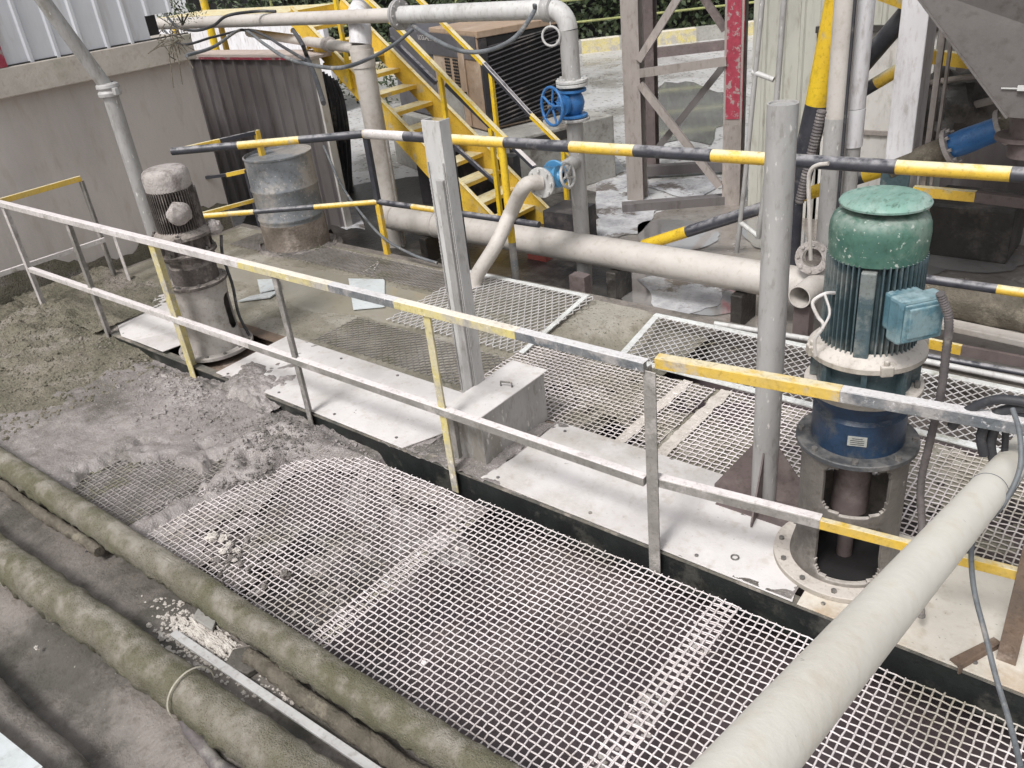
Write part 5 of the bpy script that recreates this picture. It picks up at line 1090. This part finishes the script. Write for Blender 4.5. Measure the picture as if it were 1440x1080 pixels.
# ================================================================= STEEL TRESTLE
A0 = G(897, 280, YZ); B0 = G(1030, 286, YZ)
t = thing('steel_trestle', 'brown steel lattice trestle with crossed braces', 'trestle', A0)
def Ibeam(mb, p, h, w, d, tk, dirx, m=0):
    R = Matrix((dirx, V((-dirx.y, dirx.x, 0)), V((0, 0, 1)))).transposed(); p = V(p)
    mb.box(p+R @ V((0, -d/2, h/2)), (w, tk, h), m, R=R); mb.box(p+R @ V((0, d/2, h/2)), (w, tk, h), m, R=R); mb.box(p+V((0, 0, h/2)), (tk, d-tk, h), m, R=R)
dx_ = (B0-A0); dx_.z = 0; dx_.normalize(); ny = V((-dx_.y, dx_.x, 0))
mb = MB(); Ibeam(mb, A0, 3.6, .20, .16, .014, dx_); P(mb, 'column', 'steel', t)
A1 = G(917, 240, YZ)
mb = MB(); Ibeam(mb, A1, 3.8, .16, .14, .014, dx_); P(mb, 'column', 'steeld', t)
mb = MB(); Ibeam(mb, B0, .9, .20, .16, .014, dx_); P(mb, 'column', 'steel', t)
zr = zat(B0, 150); mb = MB(); Ibeam(mb, B0+V((0, 0, .901)), 3.2, .20, .16, .014, dx_); rc_ = P(mb, 'column', 'steel', t)
mb = MB(); R = Matrix((dx_, ny, V((0, 0, 1)))).transposed(); zr0 = zat(B0, 165); mb.box(B0+V((0, 0, (zr0+2.7)/2-YZ))-ny*.092, (.15, .006, 2.7-zr0), R=R); mb.box(B0+V((0, 0, (zr0+2.7)/2-YZ))-ny*.085+dx_*.103, (.006, .02, 2.7-zr0), R=R); P(mb, 'red_paint', 'red', rc_)
ap = lambda x, y: AP(x, y, (A0.x-ny.x*.1, A0.y-ny.y*.1), (B0.x-ny.x*.1, B0.y-ny.y*.1))
ap2 = lambda x, y: AP(x, y, (A0.x+ny.x*.1, A0.y+ny.y*.1), (B0.x+ny.x*.1, B0.y+ny.y*.1))
mb = MB(); mb.bar(ap(900, 103), ap(1022, 86), .05, .09); P(mb, 'brace', 'steel', t)
mb = MB(); mb.bar(ap(898, 85), ap(958, -10), .05, .08); P(mb, 'brace', 'steel', t)
mb = MB(); mb.bar(ap(900, 118), ap(1012, 262), .05, .08); P(mb, 'brace', 'steel', t)
mb = MB(); mb.bar(ap2(922, 212), ap2(1018, 92), .04, .07); P(mb, 'brace', 'shed', t)
mb = MB(); mb.bar(ap2(985, -10), ap2(1020, 42), .04, .08); P(mb, 'brace', 'steeld', t)
mb = MB(); mb.bar(G(875, 292, YZ+.05), G(1035, 279, YZ+.05), .14, .10); P(mb, 'foot_beam', 'shed', t)
mb = MB(); mb.bar(G(915, 75, YZ+.1), G(1030, 62, YZ+.1), .2, .2); tag(mb.build('rail_beam', 'steeld'), 'dark beam lying on the yard behind the trestle', 'beam')
mb = MB(); mb.bar(G(905, 240, YZ+.1)+V((0, 0, .0)), G(1035, 232, YZ+.1), .12, .12); tag(mb.build('rail_beam', 'shed'), 'dark low beam between the trestle columns', 'beam')

# ================================================================= RIGHT: CLADDING, COLUMNS, LADDER, HOPPER
CYd = 8.6
tl = AY(1062, -40, CYd).x; tr = AY(1320, 40, CYd).x
t = thing('control_cabin', 'ribbed grey cabin wall with pale lower panel behind the columns', 'cabin', ((tl+tr)/2, CYd, YZ))
zs_ = AY(1230, 38, CYd).z
mb = MB(); x = tl
while x < tr:
    for (xa_, ha), (xb_, hb) in zip(((0, 0), (.10, 0), (.115, .02), (.145, .02), (.16, 0)), ((.10, 0), (.115, .02), (.145, .02), (.16, 0), (.19, 0))):
        zlow = YZ+.0 if x < AY(1160, 100, CYd).x else zs_
        mb.add([(x+xa_, CYd-ha, zlow), (x+xb_, CYd-hb, zlow), (x+xb_, CYd-hb, 3.9), (x+xa_, CYd-ha, 3.9)], [(0, 1, 2, 3)])
    x += .19
P(mb, 'ribbed_wall', 'ribw', t, normals=False)
xl = AY(1160, 100, CYd).x
mb = MB(); mb.bx((xl-.1, CYd+.0, AY(1230, 185, CYd).z), (tr, CYd+.05, zs_-.02)); P(mb, 'pale_panel', 'ribw2', t)
mb = MB(); mb.bx((xl-.1, CYd+.0, YZ), (tr, CYd+.04, AY(1230, 187, CYd).z)); P(mb, 'lower_panel', 'ribw2', t)
mb = MB(); mb.bx((xl-.1, CYd-.03, AY(1230, 186, CYd).z-.02), (tr, CYd-.001, AY(1230, 186, CYd).z+.02)); P(mb, 'seam_rail', 'steel', t)
mb = MB(); mb.bx((xl-.1, CYd-.05, zs_-.04), (tr, CYd-.001, zs_+.02)); P(mb, 'ledge_trim', 'mudshade', t)
mb = MB(); mb.bx((tl, CYd+.06, YZ), (tr, CYd+2.4, 3.9)); P(mb, 'cabin_body', 'ribw', t)
# vertical white pipes
def vpipe(label, px, pyb, y, r, m, top=3.4, pbase=None, kind='pipe'):
    q_ = AY(px, pyb, y); t = thing('vertical_pipe', label, 'pipe', (q_.x, y, YZ)); return t, q_.x
t, x_ = vpipe('thick grey-white vertical pipe left of the pair behind the green motor', 1166, 300, 6.35, .1, 'galv2')
mb = MB(); zj = zat(V((x_, 6.35, 0)), 165); mb.tube([(x_, 6.35, YZ), (x_, 6.35, zj)], .082, 28, 0); P(mb, 'lower_pipe', 'galv', t)
mb = MB(); mb.tube([(x_, 6.35, zj), (x_, 6.35, 3.4)], .078, 28, 0); P(mb, 'upper_pipe', 'pvcw', t)
mb = MB(); mb.tube([(x_+.085, 6.28, -.1), (x_+.085, 6.28, 3.4)], .012, 8); P(mb, 'clipped_cable', 'rubber', t)
t, x_ = vpipe('white vertical pipe with a joint right of the pair', 1197, 190, 6.5, .1, 'white')
zj = zat(V((x_, 6.5, 0)), 205); z2_ = zat(V((x_, 6.5, 0)), 152)
mb = MB(); mb.tube([(x_, 6.5, zj), (x_, 6.5, z2_)], .086, 28); P(mb, 'lower_sleeve', 'white', t)
mb = MB(); mb.tube([(x_, 6.5, z2_+.004), (x_, 6.5, 3.4)], .082, 28); P(mb, 'upper_pipe', 'white', t)
mb = MB(); mb.tube([(x_, 6.5, YZ), (x_, 6.5, zj-.002)], .076, 28); P(mb, 'foot_pipe', 'galv', t)
q_ = AY(1262, 150, 6.9); t = thing('square_column', 'wide pale grey square column left of the dark hopper', 'column', (q_.x, 6.9, YZ))
q1, q2_ = AY(1248, 150, 6.9), AY(1290, 150, 6.9); w = (q2_-q1).length*.9
mb = MB(); mb.bx((q_.x-w/2+.06, 6.85, YZ), (q_.x+w/2+.06, 7.1, 3.6)); P(mb, 'column_body', 'white', t, bevel=.008)
zz_ = zat(V((q_.x+.06, 6.85, 0)), 245); mb = MB(); mb.bx((q_.x-w/2+.05, 6.83, zz_-.12), (q_.x+w/2+.07, 6.848, zz_+.08)); P(mb, 'worn_band', 'fin', t)
mb = MB(); mb.bx((q_.x+w/2+.12, 6.95, YZ), (q_.x+w/2+.16, 6.99, 3.6)); mb.bx((q_.x+w/2+.19, 6.95, YZ), (q_.x+w/2+.21, 6.99, 3.6)); tag(mb.build('side_angle', 'steel'), 'slim brown angle post beside the square column', 'post')
# ladder like frame
t = thing('hanging_ladder', 'thin pale ladder frame hanging behind the round post', 'ladder', AY(1050, 350, 6.4))
y_ = 6.3; mb = MB(); mb.tube([AY(1074, -20, y_), AY(1048, 250, y_), AY(1036, 355, y_)], .020, 10); P(mb, 'stile', 'galv', t)
mb = MB(); mb.tube([AY(1104, -20, y_), AY(1092, 140, y_), AY(1078, 250, y_), AY(1066, 335, y_)], .022, 10); P(mb, 'stile', 'galv', t)
for (a_, b_) in (((1058, 101), (1088, 112)), ((1040, 312), (1066, 332))):
    mb = MB(); mb.tube([AY(*a_, y_), AY(*b_, y_)], .020, 10); P(mb, 'rung', 'galv2', t)
# thick striped brace
t = thing('striped_brace', 'thick yellow and black striped inclined tube behind the vertical pipes', 'brace', AY(1118, 245, 7.2))
a_, b_, c_ = AY(1190, -60, 6.95), AY(1149, 147, 6.95), AY(1120, 275, 6.95)
mb = MB(); mb.tube([a_, b_], .094, 24, 0); mb.tube([b_, c_], .094, 24, 1); mb.tube([c_, c_+V((0, 0, YZ-c_.z))], .06, 16, 1); P(mb, 'tube', ['yel', 'blk'], t)
t = thing('ground_brace', 'yellow and black tube rising from the wet ground behind the round post', 'brace', G(905, 345, YZ))
a_ = G(905, 345, YZ+.06); b_ = AY(1245, 238, 7.4); p1 = a_.lerp(b_, .28)
def onp(x): return onl(a_, b_, x)
mb = MB(); striped(mb, [(a_, 0), (onp(966), 1), (onp(1110), 0), (onp(1172), 1), (onp(1214), 0), (onp(1240), 1), (b_+(b_-a_)*.15, 1)], .058, 18); P(mb, 'tube', ['yel', 'blk'], t)
t = thing('cross_brace', 'upper black tube crossing between white pipe and square column', 'brace', AY(1210, 110, 7.5), 'black tubes before the cabin')
mb = MB(); mb.tube([AY(1190, 118, 7.5), AY(1282, 10, 7.5)], .075, 18); P(mb, 'tube', 'blk', t)
t = thing('cross_brace', 'lower tube fading from black to olive before the cabin', 'brace', AY(1205, 140, 7.6), 'black tubes before the cabin')
mb = MB(); striped(mb, [(AY(1190, 142, 7.6), 0), (AY(1232, 117, 7.6), 1), (AY(1285, 85, 7.6), 1)], .052, 18); P(mb, 'tube', ['blk', 'yelo'], t)
mb = MB(); mb.bar(AY(1300, 78, 7.6), AY(1380, 88, 7.6), .08, .10); tag(mb.build('tan_beam', 'yelo'), 'tan beam passing behind the hopper edge', 'beam')
mb = MB(); mb.bar(AY(1240, -10, 7.4), AY(1300, 12, 7.4), .08, .10); tag(mb.build('orange_bracket', 'yelo'), 'orange bracket above the black cross tube', 'bracket')
# threaded rod / conduit
mb = MB(); a_, b_ = AY(1156, 155, 5.9), AY(1124, 285, 5.9); pts = lin(a_, b_, 60); mb.tube(pts, [.030+(.005 if k % 2 else 0) for k in range(61)], 10); tag(mb.build('ribbed_hose', 'conduit'), 'ribbed dark hose leaning beside the vertical pipes', 'hose')
# hopper: inverted pyramid whose left sloping edge runs from top left down to the outlet
t = thing('steel_hopper', 'large dark brown steel hopper at the upper right', 'hopper', AY(1440, 190, 6.6))
hy = 6.0
h1, h2, h3 = AY(1313, 25, hy), AY(1417, 165, hy), AY(1560, 235, hy)
dz = V((0, 0, 1)); ll = (h1-h2); top1 = h2+ll*1.35
mb = MB(); fr = [top1, h2, V((h2.x+.45, hy, h2.z-.0)), V((h2.x+.45+2.2, hy-.9, top1.z))]
bk = [V((p.x+(.0), p.y+1.6, p.z)) for p in fr]
mb.add([top1, h2, h2+V((1.6, 0, -.05)), top1+V((4, -.5, 0))]+[top1+V((0, 2.2, 0)), h2+V((0, .9, 0)), h2+V((1.6, .9, -.05)), top1+V((4, 2.2, 0))], [(0, 1, 2, 3), (0, 4, 5, 1), (1, 5, 6, 2), (4, 7, 6, 5)]); P(mb, 'hopper_shell', 'hopper', t)
mb = MB(); mb.bar(top1+V((-.0, -.012, 0)), h2+V((0, -.012, 0)), .03, .012, up=(1, 0, .2)); P(mb, 'edge_flange', 'hopper', t)
mb = MB(); mb.tube([h2+V((.10, .3, .02)), h2+V((.12, .3, -.30))], .14, 24); mb.disc(h2+V((.06, .3, -.20)), .17, .03, seg=24); P(mb, 'outlet', 'steeld', t)
mb = MB(); q_ = AY(1408, 124, hy-.01); mb.bar(q_, q_+V((.35, 0, -.0)), .006, .008); mb.box(q_+V((.12, -.01, .005)), (.06, .02, .03)); P(mb, 'weld_mark', 'galv2', t)
for (xx, yy_) in ((-.55, 7.9), (1.9, 5.9), (1.9, 7.9)):
    mb = MB(); mb.bx((xx-.05, yy_-.05, YZ), (xx+.05, yy_+.05, 2.3)); P(mb, 'leg', 'steeld', t)
# pump and blue hose below hopper
t = thing('blue_coupling', 'blue flexible coupling between muddy flanges under the hopper', 'coupling', AY(1370, 215, 6.9))
a_, b_ = AY(1338, 206, 6.9), AY(1406, 180, 6.9); d = (b_-a_).normalized()
mb = MB(); mb.tube([a_, a_.lerp(b_, .3), a_.lerp(b_, .6), b_], [.09, .095, .09, .085], 28); P(mb, 'sleeve', 'blue', t)
mb = MB(); mb.disc(a_-d*.03, .14, .035, d, 28); bolts(mb, a_, .118, 8, .0, .014, .03, ax=d); P(mb, 'flange', 'dustcap', t)
mb = MB(); mb.disc(b_, .13, .035, d, 28); bolts(mb, b_, .108, 8, .0, .014, .05, ax=d); P(mb, 'flange', 'dustcap', t)
mb = MB(); mb.tube([a_-d*.03, a_-d*.45], .09, 24); P(mb, 'pipe_stub', 'moss2', t); mb = MB(); mb.tube([b_+d*.03, b_+d*.3, b_+d*.45+V((0, 0, -.15))], .12, 24); P(mb, 'pipe_stub', 'moss2', t)
t = thing('slurry_pump', 'dark muddy pump body in the shade under the hopper', 'pump', AY(1320, 150, 7.6))
mb = MB(); blobmesh(mb, AY(1330, 150, 7.8), .32, n=16, am=.25, sq=(1.2, 1, .9)); P(mb, 'pump_casing', 'mudshade', t)
mb = MB(); mb.tube([AY(1300, 165, 7.6), AY(1400, 140, 7.6)], .03, 10); mb.tube([AY(1300, 118, 7.6), AY(1385, 105, 7.6)], .025, 10); P(mb, 'side_pipe', 'steel', t)
mb = MB(); mb.bx((AY(1310, 235, 8.0).x, 8.0, YZ), (AY(1440, 235, 8.0).x, 8.6, .2)); P(mb, 'pump_skid', 'mudshade', t, bevel=.03)
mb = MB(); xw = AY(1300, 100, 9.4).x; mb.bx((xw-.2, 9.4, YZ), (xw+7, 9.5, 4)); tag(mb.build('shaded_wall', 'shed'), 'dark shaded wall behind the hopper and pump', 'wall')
mb = MB(); mb.bar(AY(1285, 268, 6.9), AY(1372, 276, 6.9), .06, .075, 0); mb.bar(AY(1372, 276, 6.9), AY(1560, 300, 6.9), .06, .075, 1); tag(mb.build('low_rail', ['yelo', 'steeld']), 'yellow and brown low beam in front of the hopper shade', 'rail')


# ================================================================= FENCE, KERB, HEDGE
k0, k1 = G(840, 72, YZ), G(1040, 50, YZ); kd = (k1-k0); kd.z = 0; kd.normalize()
t = thing('striped_kerb', 'faded yellow and grey striped kerb under the far fence', 'kerb', k0)
mb = MB(); st = k0-kd*8; n = 26
for k in range(n): mb.bar(st+kd*(k*.95)+V((0, 0, .13)), st+kd*((k+1)*.95)+V((0, 0, .13)), .35, .34, k % 2)
P(mb, 'kerb_stone', ['raily', 'tankc'], t)
t = thing('far_fence', 'far fence of thin yellow-green rails before the dark hedge', 'fence', k0+V((0, .4, 0)))
kn = V((-kd.y, kd.x, 0)); kn = kn if kn.y > 0 else -kn
fb = st+kn*.35
for z in (.45, .98, 1.5, 2.05, 2.6, 3.15):
    mb = MB(); mb.tube([fb+V((0, 0, z+YZ)), fb+kd*24+V((0, 0, z+YZ+.03))], .028, 8); P(mb, 'rail', 'bamboo', t)
for k in range(0, 11):
    mb = MB(); mb.tube([fb+kd*(k*2.3)+V((0, 0, YZ)), fb+kd*(k*2.3)+V((0, 0, 3.2))], .04, 8); P(mb, 'fence_post', 'bamboo', t)
hb = fb+kn*1.2
t = thing('hedge', 'tall dark leafy hedge beyond the far fence', 'hedge', hb)
mb = MB()
for k in range(26000):
    s_ = random.uniform(-1, 25); z = random.uniform(-.3, 5); p = hb+kd*s_+kn*random.uniform(-.5, .7)*(1+.5*nzv((s_, z, 0), .8))+V((0, 0, z)); d = V((random.gauss(0, 1), random.gauss(-.3, 1), random.gauss(.2, 1))).normalized(); w = d.orthogonal().normalized()*.05; l = random.uniform(.10, .26)
    mb.add([p, p+d*l*.5+w, p+d*l, p+d*l*.5-w], [(0, 1, 2, 3)], 0 if nzv((s_*1.3, z*1.3, 5), 1)+random.gauss(0, .3) < .25 else 1)
P(mb, 'foliage', ['leaf', 'leafl'], t, normals=False)
mb = MB()
for k in range(14): q_ = hb+kd*(k*1.8)+kn*.5; mb.tube([q_+V((0, 0, YZ)), q_+V((.1, 0, 4.5))], [.09, .04], 7)
P(mb, 'trunk', 'wood', t)
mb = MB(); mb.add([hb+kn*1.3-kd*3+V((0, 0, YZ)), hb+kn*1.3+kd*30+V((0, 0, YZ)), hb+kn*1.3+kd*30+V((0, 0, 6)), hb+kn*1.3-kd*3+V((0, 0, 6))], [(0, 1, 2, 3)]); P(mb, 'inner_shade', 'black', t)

# ================================================================= LIGHT
w = bpy.data.worlds.new('World'); S.world = w; w.use_nodes = True; nt = w.node_tree; nt.nodes.clear()
o = nt.nodes.new('ShaderNodeOutputWorld'); bg = nt.nodes.new('ShaderNodeBackground'); sk = nt.nodes.new('ShaderNodeTexSky'); hs = nt.nodes.new('ShaderNodeHueSaturation')
sk.sky_type = 'NISHITA'; sk.sun_disc = False; sk.sun_elevation = math.radians(55); sk.sun_rotation = math.radians(175); sk.dust_density = 4; sk.air_density = 1.2
hs.inputs['Saturation'].default_value = .22
nt.links.new(sk.outputs[0], hs.inputs['Color']); nt.links.new(hs.outputs[0], bg.inputs[0]); nt.links.new(bg.outputs[0], o.inputs[0]); bg.inputs[1].default_value = .15
sun = bpy.data.lights.new('sun', 'SUN'); sun.energy = 2.4; sun.angle = math.radians(13); sun.color = (1, .985, .97); so = bpy.data.objects.new('sun', sun); COL.objects.link(so)
el, rot = math.radians(55), math.radians(175); sdv = V((math.sin(rot)*math.cos(el), math.cos(rot)*math.cos(el), math.sin(el)))
so.rotation_euler = (-sdv).to_track_quat('-Z', 'Y').to_euler(); so.location = (0, 0, 12)
S.view_settings.view_transform = 'Standard'; S.view_settings.look = 'None'; S.view_settings.exposure = 0; S.view_settings.gamma = 1
S.render.engine = 'CYCLES'; S.cycles.max_bounces = 6
